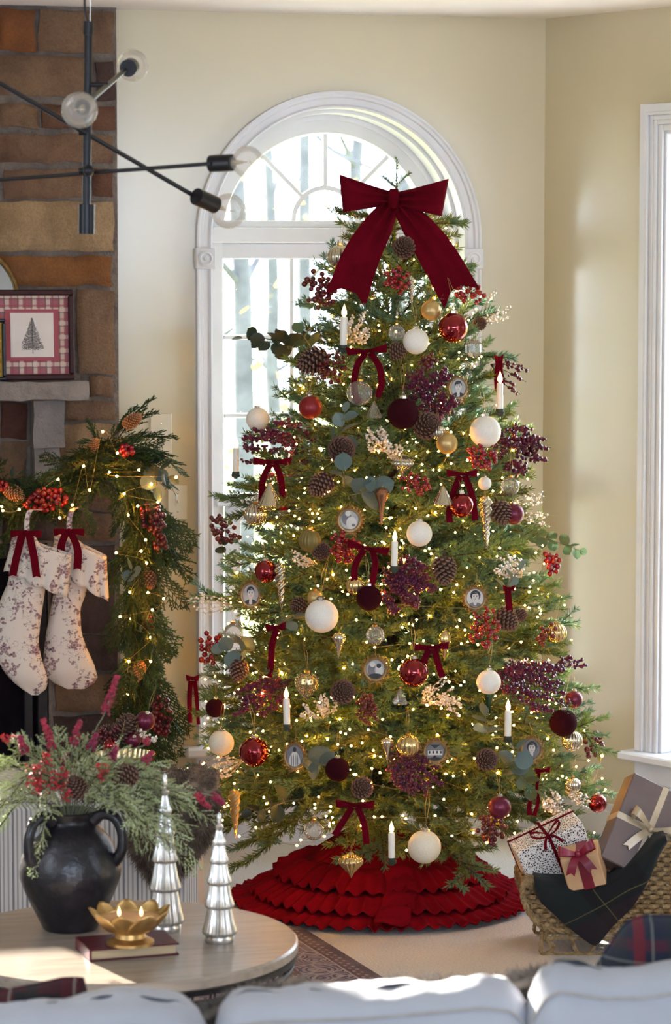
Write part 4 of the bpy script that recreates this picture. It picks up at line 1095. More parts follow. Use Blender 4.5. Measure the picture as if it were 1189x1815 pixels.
# ---- red berry picks
for x, y, w, h, n, br, ang, m_, lab in ((703, 498, 48, 48, 34, 4.2, 90, REDB, 'bright red berry pick in front of the top bow tails'), (567, 513, 58, 72, 40, 5.2, 110, REDB2, 'dark red berry pick in front of the window left of the top bow'),
    (833, 521, 58, 40, 26, 4.4, 60, REDB, 'red berry pick at the tip of the right bow tail'), (585, 655, 70, 50, 36, 4, 140, REDB2, 'dark red berries lying over the upper left pinecone'), (856, 807, 58, 54, 40, 4.8, 100, REDB, 'red berry pick below the large white ball'),
    (737, 858, 62, 40, 38, 3.8, 80, REDB, 'red berries under the tiered silver onion'), (611, 970, 58, 62, 40, 4.8, 80, REDB, 'bright red berry pick right of the centre left pinecone'), (398, 943, 74, 46, 36, 4.8, 40, REDB2, 'dark red berry pick reaching across the window at left'),
    (374, 1150, 62, 56, 36, 5, 150, REDB, 'red berry pick at the left edge above the side bow'), (979, 997, 32, 46, 16, 5.4, 100, REDB, 'small red berry bunch hanging off the right eucalyptus'), (857, 1112, 60, 72, 48, 4.6, 90, REDB, 'red berry pick below the photo of a woman'),
    (652, 1258, 62, 40, 44, 4, 10, REDB2, 'crimson berry pick left of the centre red ball'), (1052, 1319, 56, 34, 20, 5, 170, REDB2, 'red berries sticking out at the right edge by the window'), (872, 1470, 56, 62, 44, 4.6, 90, REDB2, 'dark red berry pick lowest on the right over the skirt'),
    (969, 1124, 46, 30, 14, 4.2, 150, REDB2, 'thin red berry twig beside the gold ribbed ball'), (758, 642, 34, 34, 24, 3.8, 90, REDB2, 'dark red berries above the burgundy cluster at upper right')):
    berries(x, y, w, h, lab, n, m_, br, ang)
# ---- long sprays
for x, y, ang, L, w, m_, br, n, per, cl, lab in ((475, 792, 172, 190, 95, PLUMB, 3.1, 10, 30, 5, 'long burgundy berry spray reaching across the window on the left'), (768, 690, 60, 110, 110, PLUMB, 3.0, 9, 36, 7, 'burgundy berry spray on the upper right beside a small photo'),
    (925, 798, -8, 120, 90, PLUMB, 3.1, 9, 30, 6, 'burgundy berry spray jutting out on the right under the velvet ball'), (730, 1042, -25, 110, 95, PLUMB, 3.1, 9, 38, 7, 'burgundy berry spray at the centre under the lit candle'),
    (450, 1240, 205, 150, 60, PLUMB, 2.9, 8, 28, 5, 'burgundy berry spray low on the left behind the cream ball'), (740, 1372, -28, 130, 80, PLUMB, 2.9, 10, 30, 6, 'burgundy berry spray low in the middle above the skirt'),
    (955, 1214, -12, 180, 90, PLUMB, 3.0, 11, 30, 6, 'long burgundy berry spray low on the right side'), (908, 668, -30, 85, 60, REDB2, 2.8, 5, 9, 3, 'fine dark red berry twig at the upper right edge'), (1020, 1175, 14, 70, 24, PLUMB, 2.6, 3, 12, 3, 'thin burgundy twig tip at the far right')):
    spray(x, y, ang, L, w, lab, m_, TWIG, br * 1.08, n, int(per * 1.6), clump=cl)
for x, y, ang, L, w, n, per, lab in ((634, 578, 60, 70, 60, 8, 24, 'pearl berry spray behind the high candle'), (893, 558, 22, 85, 22, 4, 12, 'white beaded twig at the right edge near the top'), (872, 522, 65, 50, 12, 2, 9, 'tiny white beaded twig above the right bow tail'),
    (667, 777, 120, 60, 50, 7, 20, 'pearl berry spray under the upper velvet ball'), (696, 797, 100, 50, 30, 5, 16, 'pearl berry spray above the tiered onion'), (362, 1070, 172, 90, 40, 5, 12, 'silvery beaded twig at the left edge under the oval photo'),
    (530, 992, 160, 70, 26, 5, 16, 'gold lit beaded spray below the olive ball'), (942, 885, 20, 90, 24, 4, 11, 'white beaded twig on the right above the eucalyptus'), (962, 922, -6, 95, 26, 4, 12, 'long white beaded twig on the right over the wall corner'),
    (900, 1005, 140, 70, 50, 7, 22, 'pearl berry spray left of the hanging red bunch'), (562, 1252, 110, 60, 70, 8, 24, 'pearl berry spray beside the low left candle'), (780, 1226, 40, 85, 50, 6, 22, 'pearl berry spray right of the centre red ball'),
    (805, 1252, -30, 60, 30, 4, 18, 'pearl berry sprig left of the green drop'), (386, 1362, 190, 90, 40, 6, 18, 'gold lit beaded spray at the bottom left'), (978, 1424, 120, 70, 40, 6, 20, 'pearl berry spray right over the patterned gift'), (1032, 1418, -20, 60, 26, 4, 16, 'pearl berry sprig at the bottom right above the grey gift')):
    out_ = x > 860 and y < 1000 or x < 370
    spray(x, y, ang, L, w, lab, PEARL, TWIGW, 2.0, n, per, name='pearl_spray', clump=2.6 if out_ else 3.5, D=TD - .16 if out_ else None)
# ---- eucalyptus
for x, y, ang, L, n, lr, col, lab in ((505, 612, 165, 90, 9, 17, 'd', 'dark eucalyptus sprig at the upper left against the window'), (455, 600, 175, 80, 4, 13, 'd', 'thin dark leaf twig sticking out before the left panes'), (541, 600, 120, 40, 4, 14, 'g', 'green eucalyptus sprig near the upper left candle'),
    (606, 758, 80, 70, 6, 13, 'b', 'blue eucalyptus sprig over the amber pinecone'), (610, 846, 90, 40, 3, 16, 'b', 'blue eucalyptus leaf group below the amber pinecone'), (645, 872, 20, 60, 5, 17, 'b', 'large round blue eucalyptus leaves above the wreath photo'),
    (990, 962, -15, 95, 10, 11, 'g', 'green eucalyptus sprig reaching out on the right'), (905, 1030, 60, 60, 6, 11, 'b', 'blue eucalyptus tips among the pearl berries'), (420, 1153, 170, 56, 6, 16, 'b', 'blue eucalyptus leaves over the pinecone at left'),
    (508, 1102, 20, 46, 4, 14, 'b', 'blue eucalyptus leaves next to the hanging bow tail'), (560, 1352, -20, 56, 5, 16, 'b', 'blue eucalyptus leaves beside the low velvet ball'), (446, 1366, 0, 60, 4, 12, 'g', 'olive eucalyptus leaves under the low red ball'),
    (472, 1434, 190, 64, 6, 15, 'd', 'dark eucalyptus sprig hanging at the bottom left'), (861, 1284, 100, 50, 5, 13, 'b', 'blue eucalyptus leaves beneath the green drop'), (908, 1350, 60, 60, 7, 15, 'b', 'blue eucalyptus leaves below the right candle'),
    (932, 1385, -40, 56, 6, 14, 'g', 'green eucalyptus leaves above the patterned gift'), (812, 1340, 80, 50, 5, 12, 'g', 'green eucalyptus leaves beside the house photo'), (398, 978, 100, 36, 3, 12, 'd', 'dark leaf pair below the berries at left window')):
    eucalyptus(x, y, ang, L, lab, n, lr, col)
# ---- framed photos
for x, y, w, h, k, lab in ((444, 1054, 42, 52, 'man', 'oval framed black and white portrait with dark hair, left side'), (619, 922, 50, 50, 'pair', 'round wreath framed photo above the red berries at centre left'), (842, 1060, 46, 48, 'woman', 'round wreath framed portrait above the right red berry pick'),
    (665, 1186, 50, 50, 'group', 'round wreath framed photo beside the shiny red ball'), (522, 1340, 44, 56, 'robe', 'oval framed photo of a robed figure low on the left'), (771, 1332, 50, 48, 'house', 'round wreath framed photo of a pale house with windows'),
    (812, 688, 40, 46, 'man', 'small framed portrait of a figure in a dark suit, upper right'), (942, 1328, 46, 50, 'lady', 'wreath framed photo behind blue eucalyptus at lower right')):
    portrait(x, y, w, h, lab, k)
# ---- velvet bows
bow(697, 352, (92, 91), 66, [[(697, 358, 14), (672, 398, 26), (640, 455, 33), (612, 532, 37)], [(705, 360, 14), (738, 400, 27), (772, 448, 33), (818, 528, 36)]],
    'large burgundy velvet bow tied at the tree top', off=.10, name='tree_top_bow', rollz=-.04, rw=30, notch=.42, drop=.03, D=8.14)
for x, y, w, h, tl, lab, rl in (
    (650, 622, 70, 15, [[(648, 625), (632, 650), (628, 690), (636, 714)], [(656, 625), (672, 650), (676, 680), (668, 704)]], 'small velvet bow below the high white ball', .09),
    (483, 819, 66, 14, [[(479, 822), (466, 850), (464, 880), (463, 902)], [(488, 822), (498, 850), (501, 880), (503, 904)]], 'small velvet bow hanging before the left window sash', 0),
    (819, 840, 54, 13, [[(815, 843), (803, 875), (796, 905), (797, 926)], [(824, 843), (834, 870), (840, 900), (842, 922)]], 'small velvet bow framing the dark red ball', 0),
    (652, 972, 74, 14, [[(645, 974), (630, 1000), (627, 1030), (626, 1050)], [(660, 974), (665, 1000), (659, 1035), (652, 1062)]], 'velvet bow at the tree centre left of the lit candle', -.2),
    (489, 1112, 34, 15, [[(490, 1115), (482, 1145), (480, 1180), (476, 1200)]], 'velvet bow with one broad tail left of the teardrop', .1),
    (764, 1147, 62, 13, [[(760, 1150), (752, 1170), (752, 1185)], [(770, 1150), (776, 1175), (784, 1200)]], 'velvet bow beside the shiny red ball at centre right', .05),
    (341, 1202, 22, 12, [[(338, 1206, 4.5), (336, 1240, 4.5), (337, 1281, 4)], [(345, 1206, 4), (348, 1230, 4), (350, 1255, 3), (352, 1284, 3)]], 'velvet bow hanging at the far left edge of the tree', 0),
    (629, 1427, 68, 14, [[(624, 1430), (608, 1455), (592, 1480)], [(634, 1430), (645, 1460), (650, 1496)]], 'lowest velvet bow hanging over the tree skirt', -.03),
    (962, 1366, 26, 11, [[(955, 1370, 3), (951, 1395, 3), (953, 1420, 3), (946, 1446, 4)], [(950, 1400, 3), (938, 1425, 4), (938, 1445, 5)]], 'velvet bow turned sideways above the patterned gift', .1),
    (902, 1043, 20, 11, [[(900, 1046, 6), (901, 1065, 6), (903, 1084, 6)]], 'short velvet ribbon hanging below the right pearl spray', 0),
    (884, 636, 14, 16, [[(883, 640, 5), (880, 670, 5), (881, 695, 4)], [(887, 640, 3), (889, 670, 3), (890, 700, 3)]], 'red velvet ribbon loop above the right candle', 0)):
    bow(x, y, w, h, tl, lab, rw=5.8, rollz=rl, notch=0, drop=.012, off=.08, dep=.22)

# ------------------------------------------------------------------ tree skirt
SX, SY = on_z(676, 1598).x, on_z(676, 1598).y
SK = thing('tree_skirt', 'ruffled burgundy velvet tree skirt spread on the carpet', 'tree skirt', (SX, SY, 0))
def skz(r): 
    t = min(1, max(0, (r - .06) / .37)); return .225 * (1 - t) ** 1.25 + .012
def skn(a, r, f, s_): return noise.noise(Vector((math.cos(a) * f, math.sin(a) * f, s_ + r * 3)))
def annulus(r0, r1, z_off, waves, amp, seed, name, rows=8, n=360, edge=.0):
    mb = MB(); G = []
    for i in range(rows + 1):
        t = i / rows; row = []
        for j in range(n):
            a = 2 * math.pi * j / n
            wob = 1 + .035 * skn(a, 0, 2.2, seed + 5)
            ph = waves * a + 3.0 * skn(a, 0, 4, seed) + .5 * t * skn(a, 0, 9, seed + 3)
            wv = math.sin(ph) * (.75 + .5 * skn(a, 0, 11, seed + 7)) + .5 * skn(a, t, 20, seed + 1)
            r = lerp(r0, r1, t) * wob + amp * .25 * t * math.sin(ph * .5 + 1)
            am = amp * (.55 + 1.1 * abs(skn(a, 0, 7, seed + 9)) + .5 * max(0, skn(a, 0, 3, seed + 2)))
            z = max(.004, skz(r) + z_off * (.35 + .65 * min(1, t * 3)) + am * (.2 + .8 * t) * (wv * .75 + .2))
            if i == 0: z = skz(r) + z_off * .55
            row.append((r * math.cos(a), r * math.sin(a) * .97, z))
        G.append(row)
    mb.grid(G, closed_u=True)
    o = mb.build(name, VELVET2, SK, smooth='all'); sm = o.modifiers.new('thick', 'SOLIDIFY'); sm.thickness = .003; sm.offset = 1
annulus(.05, .285, .012, 9, .012, 3, 'panel', 10)
annulus(.215, .325, .036, 46, .017, 11, 'ruffle', 10, 720); annulus(.29, .392, .021, 54, .016, 23, 'ruffle', 10, 720); annulus(.36, .452, .007, 62, .014, 37, 'ruffle', 10, 720)
# the opening, where the ruffles overlap in a raised seam
mb = MB(); G = []
for i in range(15):
    t = i / 14; row = []
    for j in range(40):
        s_ = j / 39; r = lerp(.20, .452, s_); a = math.radians(-88) + math.radians(3) * math.sin(s_ * 5) + math.radians(20) * (t - .2) * (1 - .35 * s_)
        z = skz(r) + .034 * (1 - .5 * s_) + .016 * math.sin(s_ * 34 + 2 * math.sin(t * 3)) * t + .012 * (1 - abs(t - .3))
        row.append((r * math.cos(a), r * math.sin(a) * .97, max(z, .01)))
    G.append(row)
mb.grid(G[::-1]); o = mb.build('seam_ruffle', VELVET2, SK, smooth='all'); sm = o.modifiers.new('thick', 'SOLIDIFY'); sm.thickness = .003
# ------------------------------------------------------------------ coffee table and what stands on it
TZ = .42
tc_ = on_z(211, 1665, TZ); TBX, TBY = tc_.x, tc_.y
ER = random.Random(21)
def wood_mat(name, a, b, c):
    m = bpy.data.materials.new(name); m.use_nodes = True; t = NT(m); bs = t.n['Principled BSDF']; tc = t.new('ShaderNodeTexCoord')
    mp = t.new('ShaderNodeMapping'); mp.inputs['Scale'].default_value = (1.2, 14, 14); t.link(tc.outputs['Object'], mp.inputs[0])
    n1 = t.noise(mp.outputs[0], 4, 6, .6, .6); n2 = t.noise(tc.outputs['Object'], 3, 3)
    col = t.mix(t.ramp(n1, .35, .68), a, b); col = t.mix(t.math('MULTIPLY', t.ramp(n2, .4, .7), .6), col, c)
    t.link(col, bs.inputs['Base Color']); bs.inputs['Roughness'].default_value = .3
    bn = t.new('ShaderNodeBump'); bn.inputs['Strength'].default_value = .15; bn.inputs['Distance'].default_value = .003; t.link(n1, bn.inputs['Height']); t.link(bn.outputs[0], bs.inputs['Normal'])
    return m
WOOD = wood_mat('washed_wood', '#a89a8b', '#877b70', '#a19992')
CT_ = thing('coffee_table', 'round washed wood coffee table with a black wire drum base', 'table', (TBX, TBY, 0), rot=(0, 0, .25))
RT = .39
MB().lathe([(0, TZ - .026), (RT - .004, TZ - .026), (RT, TZ - .022), (RT, TZ - .005), (RT - .005, TZ), (0, TZ)], 96).build('tabletop', WOOD, CT_)
MB().lathe([(RT - .006, TZ - .038), (RT - .001, TZ - .038), (RT - .001, TZ - .0262), (RT - .006, TZ - .0262)], 96).build('rim', BLACK, CT_)
for z, r in ((TZ - .055, RT - .012), (TZ - .085, RT - .015), (.20, RT - .06), (.0165, RT - .09)):
    MB().tube([(r * math.cos(i * 6.2832 / 64), r * math.sin(i * 6.2832 / 64), z) for i in range(64)], .005, 6, closed=True).build('ring', BLACK, CT_)
for i in range(36):
    a = i * 6.2832 / 36; c, s_ = math.cos(a), math.sin(a)
    MB().tube([((RT - .008) * c, (RT - .008) * s_, TZ - .03), ((RT - .035) * c, (RT - .035) * s_, .30), ((RT - .06) * c, (RT - .06) * s_, .20), ((RT - .09) * c, (RT - .09) * s_, .0165)], .003, 5).build('rod', BLACK, CT_)
# two-handled urn
vb = on_z(125, 1645, TZ); VD = vb.y; s_ = px(VD)
CLAY = mat('black_washed_clay', '#1b191f', .33, col2='#40383f', scale=11, bump=.35, bscale=30, lo=.5, hi=.8, detail=8)
VASE = thing('urn_vase', 'black glazed clay urn with two handles filled with greenery', 'vase', (vb.x, vb.y, TZ))
vp = [(47, 0), (50, 3), (62, 28), (80, 65), (91, 95), (92, 108), (88, 130), (78, 155), (64, 176), (50, 188), (44, 194), (43, 201), (48, 208), (49, 213), (46, 215), (40, 212), (38, 200), (42, 188), (60, 168), (80, 120), (70, 60), (40, 8), (0, 8)]
MB().lathe([(0, 0)] + [(r * s_, z * s_) for r, z in vp], 64).build('body', CLAY, VASE, smooth=60)
for an, nm in ((-.25, 0), (math.pi + .85, 1)):
    c, sn = math.cos(an), math.sin(an)
    hp = [(44, 199), (62, 212), (86, 205), (99, 178), (98, 148), (86, 128), (78, 124)]
    MB().tube(curve([(r * s_ * c, r * s_ * sn, z * s_) for r, z in hp], 24), [(12.5 - 3 * math.sin(i / 23 * 3.14)) * s_ for i in range(24)], 12).build('handle', CLAY, VASE)
# greenery
def cedar_frond(L, seed, m, wd=.0017, flat=.9, dens=1.0):
    rr = random.Random(seed); mb = MB()
    def stick(p, q, w0, w1): mb.tube([p, p.lerp(q, .5), q], [w0, (w0 + w1) * .55, w1], 3, 0, caps=False)
    d = Vector((1, 0, 0)); p = Vector((0, 0, 0)); n = int(L / .012); pts = [p.copy()]; up = Vector((0, 0, 1))
    for i in range(n):
        d = (d + Vector((0, rr.uniform(-.06, .06), -.035 + rr.uniform(-.03, .03)))).normalized(); p = p + d * (L / n); pts.append(p.copy())
    mb.tube(pts, [.0022 * (1 - .7 * i / n) for i in range(n + 1)], 4, 1, caps=False)
    for i in range(1, n):
        t = i / n
        for sd in ((1, -1) if dens >= 1 else (1 if i % 2 else -1,)):
            if dens < 1 and rr.random() < .12: continue
            l = L * (.34 if dens >= 1 else .5) * (math.sin(math.pi * min(1, t * .8 + .22)) ** .8) * rr.uniform(.6, 1.1) * (1 if t < .85 else .6)
            dd = Vector((.75, sd * .75, rr.uniform(-.5, .3) * (1.2 - flat) * 3)).normalized(); q = pts[i]; m_ = max(2, int(l / .011))
            for k in range(m_):
                dd = (dd + Vector((.12, 0, -.06 + rr.uniform(-.08, .08)))).normalized(); q2 = q + dd * (l / m_); stick(q, q2, wd, wd * .9)
                for s2 in (1, -1):
                    e = q2 + (dd + dd.cross(up) * s2 * .9 + up * rr.uniform(-.3, .3)).normalized() * rr.uniform(.006, .014) * (1.3 - k / m_); stick(q2, e, wd, wd * .5)
                q = q2
    return mb.mesh('frond', [m, BARK], smooth=False)
FV = [cedar_frond(.10 + .015 * (i % 3), 300 + i, CEDARV, .0015, .6, .5) for i in range(6)]
FG = [cedar_frond(.15 + .02 * (i % 3), 400 + i, CEDAR, .0018) for i in range(6)]
mouth = Vector((vb.x, vb.y, TZ + 212 * s_))
def orient(d, roll=0.): return d.to_track_quat('X', 'Z').to_matrix().to_4x4() @ Matrix.Rotation(roll, 4, 'X')
# (picture x, y of the tip, depth offset): how the sprigs fan out of the mouth
SPR = [(-40, 1330, -.02), (8, 1292, .05), (-30, 1400, -.08), (20, 1345, -.1), (60, 1500, -.10), (-20, 1440, .02), (52, 1310, .06), (70, 1360, -.12), (92, 1300, .05), (110, 1345, -.05), (128, 1300, .08), (150, 1312, .0),
       (165, 1345, -.08), (196, 1318, .06), (215, 1350, -.1), (240, 1330, .05), (232, 1395, -.12), (270, 1345, .04), (300, 1330, .08), (262, 1420, -.10), (320, 1360, .0), (345, 1385, .06), (300, 1450, -.08), (335, 1430, -.03), (360, 1480, -.02), (352, 1505, .03), (285, 1480, .06), (322, 1470, -.1), (248, 1450, .08), (380, 1400, .05), (-60, 1380, .05)]
for i, (x, y, dd) in enumerate(SPR):
    e = at(x, y, VD + dd) - mouth
    t = thing('cedar_sprig', 'soft pale green cedar sprig in the black urn', 'greenery', mouth + Vector((e.x * .06, e.y * .06, -.03)), 'cedar sprigs in the black urn')
    L = e.length; c = curve([Vector((0, 0, -.05)), Vector((e.x * .12, e.y * .12, .03 + max(e.z, 0) * .15)), Vector((e.x * .5, e.y * .5, max(e.z * .6, 0) + .045 + (.01 if e.z < 0 else 0))), e * .8], 12)
    MB().tube(c, [.0016] * 12, 4).build('stem', STEM, t)
    for q, sp in ((11, 0), (10, .6), (9, .8), (9, -.8), (8, -.4), (7, .9), (7, -.9), (5, 1.0), (5, -1.0)):
        if q < 7 and L < .17: continue
        d = (c[q] - c[q - 1]).normalized(); d = (d + Vector((-d.y, d.x, 0)) * sp + Vector((0, 0, ER.uniform(-.2, .35)))).normalized()
        obj('frond', ER.choice(FV), t, M=Matrix.Translation(c[q]) @ orient(d, ER.uniform(-1.2, 1.2)) @ Matrix.Scale(ER.uniform(.48, .72), 4))
HEATH = mat('cranberry_heather', '#a02a48', .7, col2='#741a34', scale=60, rnd=.15)
REDL = mat('coral_red_bracts', '#c23a42', .6, col2='#a62a34', scale=40, rnd=.15)
def plume(x, y, x1, y1, lab, w=7, D=None, grp=None, m=HEATH):
    D = D or VD - .02; p0 = mouth.lerp(at(x, y, D), .12); t = thing('heather_stem', lab, 'flower', p0, grp); a, b = at(x, y, D) - p0, at(x1, y1, D) - p0
    root = mouth - p0 + Vector((0, 0, -.03)); MB().tube(curve([root, a * .6 + Vector((0, 0, .02)), a, b], 14), .0017, 4).build('stem', STEM, t)
    mb = MB(); rr = random.Random(int(x * 9 + y)); n = int((b - a).length / px(D) * 1.5) + 9; sd = (b - a).normalized(); o = sd.orthogonal()
    for i in range(n):
        u = rr.random() ** .8; an = rr.uniform(0, 6.28); r = w * px(D) * (1 - .65 * u) * rr.uniform(.4, 1)
        q = a.lerp(b, u) + Matrix.Rotation(an, 3, sd) @ o * r; mb.sphere(q, rr.uniform(2.0, 3.6) * px(D), 6, 5)
    mb.build('florets', m, t, kind='stuff')
for x, y, x1, y1, lab in ((95, 1330, 76, 1275, 'cranberry heather plume standing left of the urn centre'), (128, 1325, 142, 1277, 'cranberry heather plume standing over the urn centre'), (45, 1335, 35, 1303, 'short cranberry heather plume at the left side of the urn'),
        (185, 1265, 208, 1198, 'tallest cranberry heather plume reaching up to the garland'), (160, 1330, 172, 1300, 'short cranberry heather plume before the gold bowl'), (258, 1320, 262, 1308, 'small cranberry plume before the gold bowl right rim'),
        (255, 1350, 270, 1333, 'cranberry plume lying on the greenery right of the gold bowl'), (345, 1405, 372, 1432, 'cranberry plume drooping by the ottoman corner'), (375, 1410, 396, 1424, 'cranberry plume over the shorter silver tree'), (196, 1345, 208, 1325, 'dark cranberry tuft under the gold bowl'), (105, 1360, 118, 1335, 'dark cranberry tuft amid the greenery left of the pinecone')):
    plume(x, y, x1, y1, lab)
for x, y, w, h, lab in ((62, 1375, 34, 36, 'coral red flower cluster at the left of the urn greenery'), (102, 1382, 36, 34, 'coral red flower cluster left of the front pinecone'), (78, 1398, 44, 22, 'coral red flower cluster lowest over the urn shoulder'), (82, 1345, 20, 24, 'small coral red flower sprig among the cedar'), (182, 1368, 22, 28, 'coral red flower sprig between the two urn pinecones'), (12, 1308, 34, 10, 'coral red sprig at the left edge of the greenery'), (118, 1412, 16, 16, 'coral red bud beneath the front pinecone')):
    D = VD - .12; t = thing('coral_flower', lab, 'flower', at(x, y, D)); rr = random.Random(int(x * 3 + y)); st = MB()
    lm = MB(); lm.add([(0, 0, 0), (.5, .12, .35), (0, 0, 1), (-.5, .12, .35), (0, -.18, .4)], [(0, 1, 4), (1, 2, 4), (2, 3, 4), (3, 0, 4), (3, 2, 1, 0)]); me = lm.mesh('bract', REDL, False)
    for k in range(int(w * h / 36) + 7):
        q = Vector((rr.uniform(-.5, .5) * w, rr.uniform(-.4, .4) * w * .5, rr.uniform(-.5, .5) * h)) * px(D); d = Vector((rr.uniform(-1, 1), -rr.random(), rr.uniform(-.6, 1))).normalized()
        obj('bract', me, t, M=Matrix.Translation(q) @ d.to_track_quat('Z', 'Y').to_matrix().to_4x4() @ Matrix.Scale(rr.uniform(7, 11) * px(D), 4)); st.tube([Vector((0, .05, -.03)), q * .5 + Vector((0, .02, -.01)), q], .0009, 3, caps=False)
    st.build('stems', STEM, t)
def placed_cone(x, y, D, r, ang, var, lab, tilt=-.3, name='pinecone'):
    t = thing(name, lab, 'pinecone', at(x, y, D), None); t.scale = (r * px(D),) * 3
    d = Vector((math.cos(math.radians(ang)), tilt, math.sin(math.radians(ang)))); t.rotation_euler = d.to_track_quat('Z', 'Y').to_euler()
    obj('scales', CONEM[var], t, loc=(0, 0, -1.1)); MB().tube([(0, 0, .1), (.04, 0, -.5)], .08, 5).build('stalk', TWIG, t, loc=(0, 0, -1.1)); return t
placed_cone(136, 1396, VD - .10, 20, 110, 0, 'brown pinecone at the front of the urn greenery')
placed_cone(222, 1376, VD - .06, 22, 200, 0, 'dark pinecone at the right of the urn greenery', -.6)
# mercury glass trees
SMERC = mat('silver_mercury_glass', '#e8e6e2', .24, .8, col2='#c4c0b8', scale=50, lo=.3, hi=.7)
def glass_tree(x, ybase, ytop, wpx, lab):
    p = on_z(x, ybase, TZ); k = px(p.y); t = thing('mercury_glass_tree', lab, 'ornament tree', (p.x, p.y, TZ)); Hh = (ybase - ytop) * k; R0 = wpx / 2 * k
    MB().lathe([(0, 0), (R0 * .86, 0), (R0 * .9, .004), (R0 * .9, .012), (R0 * .8, .018), (0, .018)], 40).build('base', SMERC, t)
    n = 5; z = .016; hs = [.235, .205, .185, .16, .13]; rr0 = [1, .85, .70, .54, .38]
    for i in range(n):
        z1 = z + hs[i] * (Hh - .016) * .93; a, b = R0 * rr0[i], R0 * (rr0[i + 1] * .80 if i < 4 else .15)
        MB().lathe([(a * .9, z), (a, z + .004), (a * 1.0, z + .009), (lerp(a, b, .5), lerp(z, z1, .5)), (b, z1 + .003), (0, z1 + .003)], 144, rib=(26, .05)).build('tier', SMERC, t, smooth=60); z = z1
    MB().lathe([(R0 * .2, z), (R0 * .26, z + .008), (R0 * .12, z + .014), (R0 * .17, z + .022), (R0 * .13, Hh - .006), (0, Hh)], 20).build('finial', SMERC, t)
glass_tree(293, 1649, 1362, 64, 'taller ribbed mercury glass tree beside the black urn')
glass_tree(389, 1669, 1432, 60, 'shorter ribbed mercury glass tree at the right of the table')
# book with lotus bowl
BK = mat('burgundy_cloth_cover', '#5a0c22', .5, col2='#4c081c', scale=60, bump=.2, bscale=400); PAGES = mat('book_pages', '#d3bf9c', .8, col2='#c2ab86', scale=8, stretch=(1, 1, 120), bump=.2)
b0, b1, b2 = on_z(156, 1706, TZ), on_z(315, 1693, TZ), on_z(136, 1681, TZ)
bx = (b1 - b0); by = (b2 - b0); ang = math.atan2(bx.y, bx.x); bw, bd = bx.length, by.length * .98; bc = (b1 + b2) / 2; BT = .026
BOOK = thing('book', 'closed burgundy clothbound book under the gold lotus bowl', 'book', (bc.x, bc.y, TZ), rot=(0, 0, ang))
MB().box((0, 0, .0018), (bw, bd, .0036), bev=.001).build('cover', BK, BOOK); MB().box((0, 0, BT - .0018), (bw, bd, .0036), bev=.001).build('cover', BK, BOOK)
MB().box((-bw / 2 + .002, 0, BT / 2), (.004, bd, BT - .001), bev=.0015).build('spine', BK, BOOK); MB().box((0, 0, BT / 2), (bw - .012, bd - .012, BT - .0072)).build('pages', PAGES, BOOK)
lb = on_z(231, 1672, TZ + BT); LD = lb.y; k = px(LD)
LB = thing('lotus_bowl', 'gold lotus shaped bowl candle with two lit wicks on the book', 'candle holder', (lb.x, lb.y, TZ + BT))
BRASS = mat('aged_brass', '#d0ab70', .4, .9, col2='#a9834d', scale=22, lo=.4, hi=.75)
MB().lathe([(0, 0), (43 * k, 0), (43 * k, 5 * k), (36 * k, 9 * k), (29 * k, 12 * k), (27 * k, 20 * k), (33 * k, 24 * k), (0, 24 * k)], 48).build('foot', BRASS, LB)
MB().lathe([(0, 22 * k), (34 * k, 24 * k), (52 * k, 36 * k), (58 * k, 50 * k), (56 * k, 50 * k), (50 * k, 38 * k), (32 * k, 27 * k), (0, 26 * k)], 48).build('cup', BRASS, LB)
for i in range(9):
    a = i * 6.2832 / 9 + .35; mb = MB(); G = []
    for j in range(11):
        v = j / 10; row = []
        for q in range(9):
            u = q / 8 * 2 - 1; wdt = 29 * k * (math.sin(math.pi * min(1, .22 + .775 * v)) ** .5 if v < .98 else .18)
            r = (30 + 46 * v ** .7 - 4 * u * u * (.4 + v * .6) + (2 if i % 2 else 0)) * k; z = (22 + 43 * v ** 1.15) * k
            an = a + u * wdt / max(r, .01); row.append((r * math.cos(an), r * math.sin(an), z))
        G.append(row)
    mb.grid(G); o = mb.build('petal', BRASS, LB, smooth='all'); sm = o.modifiers.new('t', 'SOLIDIFY'); sm.thickness = .0014
WAX2 = mat('cream_candle_wax', '#d9a878', .5, col2='#cf9a68', scale=20)
MB().lathe([(0, 30 * k), (46 * k, 34 * k), (54 * k, 47 * k), (0, 46 * k)], 40).build('wax', WAX2, LB)
for sx in (-20, 20):
    wk = MB().tube([(sx * k, 0, 45 * k), (sx * k, 0, 51 * k)], .0008, 5).build('wick', BLACK, LB)
    MB().lathe([(0, 49 * k), (3 * k, 53 * k), (3.4 * k, 57 * k), (1.6 * k, 63 * k), (0, 68 * k)], 10).build('flame', FLAME, wk, loc=(sx * k, 0, 0))

# ------------------------------------------------------------------ striped ottoman with fur throw, gold bowl
TICK = bpy.data.materials.new('ticking_stripe'); TICK.use_nodes = True
t = NT(TICK); bs = t.n['Principled BSDF']; tcn = t.new('ShaderNodeTexCoord'); sp = t.new('ShaderNodeSeparateXYZ'); t.link(tcn.outputs['Object'], sp.inputs[0])
xx = t.math('ADD', sp.outputs[0], sp.outputs[1]); v1 = t.math('LESS_THAN', t.math('MODULO', t.math('ADD', xx, 10), .012), .0045); v2 = t.math('LESS_THAN', t.math('MODULO', t.math('ADD', xx, 10), .036), .006)
col = t.mix(t.math('MULTIPLY', v1, .75), '#d6d0cb', '#8f8a8e'); col = t.mix(t.math('MULTIPLY', v2, .7), col, '#77727a'); t.link(col, bs.inputs['Base Color']); bs.inputs['Roughness'].default_value = .9
ow = 7.25; e = at(349, 1500, ow); OH = at(300, 1412, ow).z
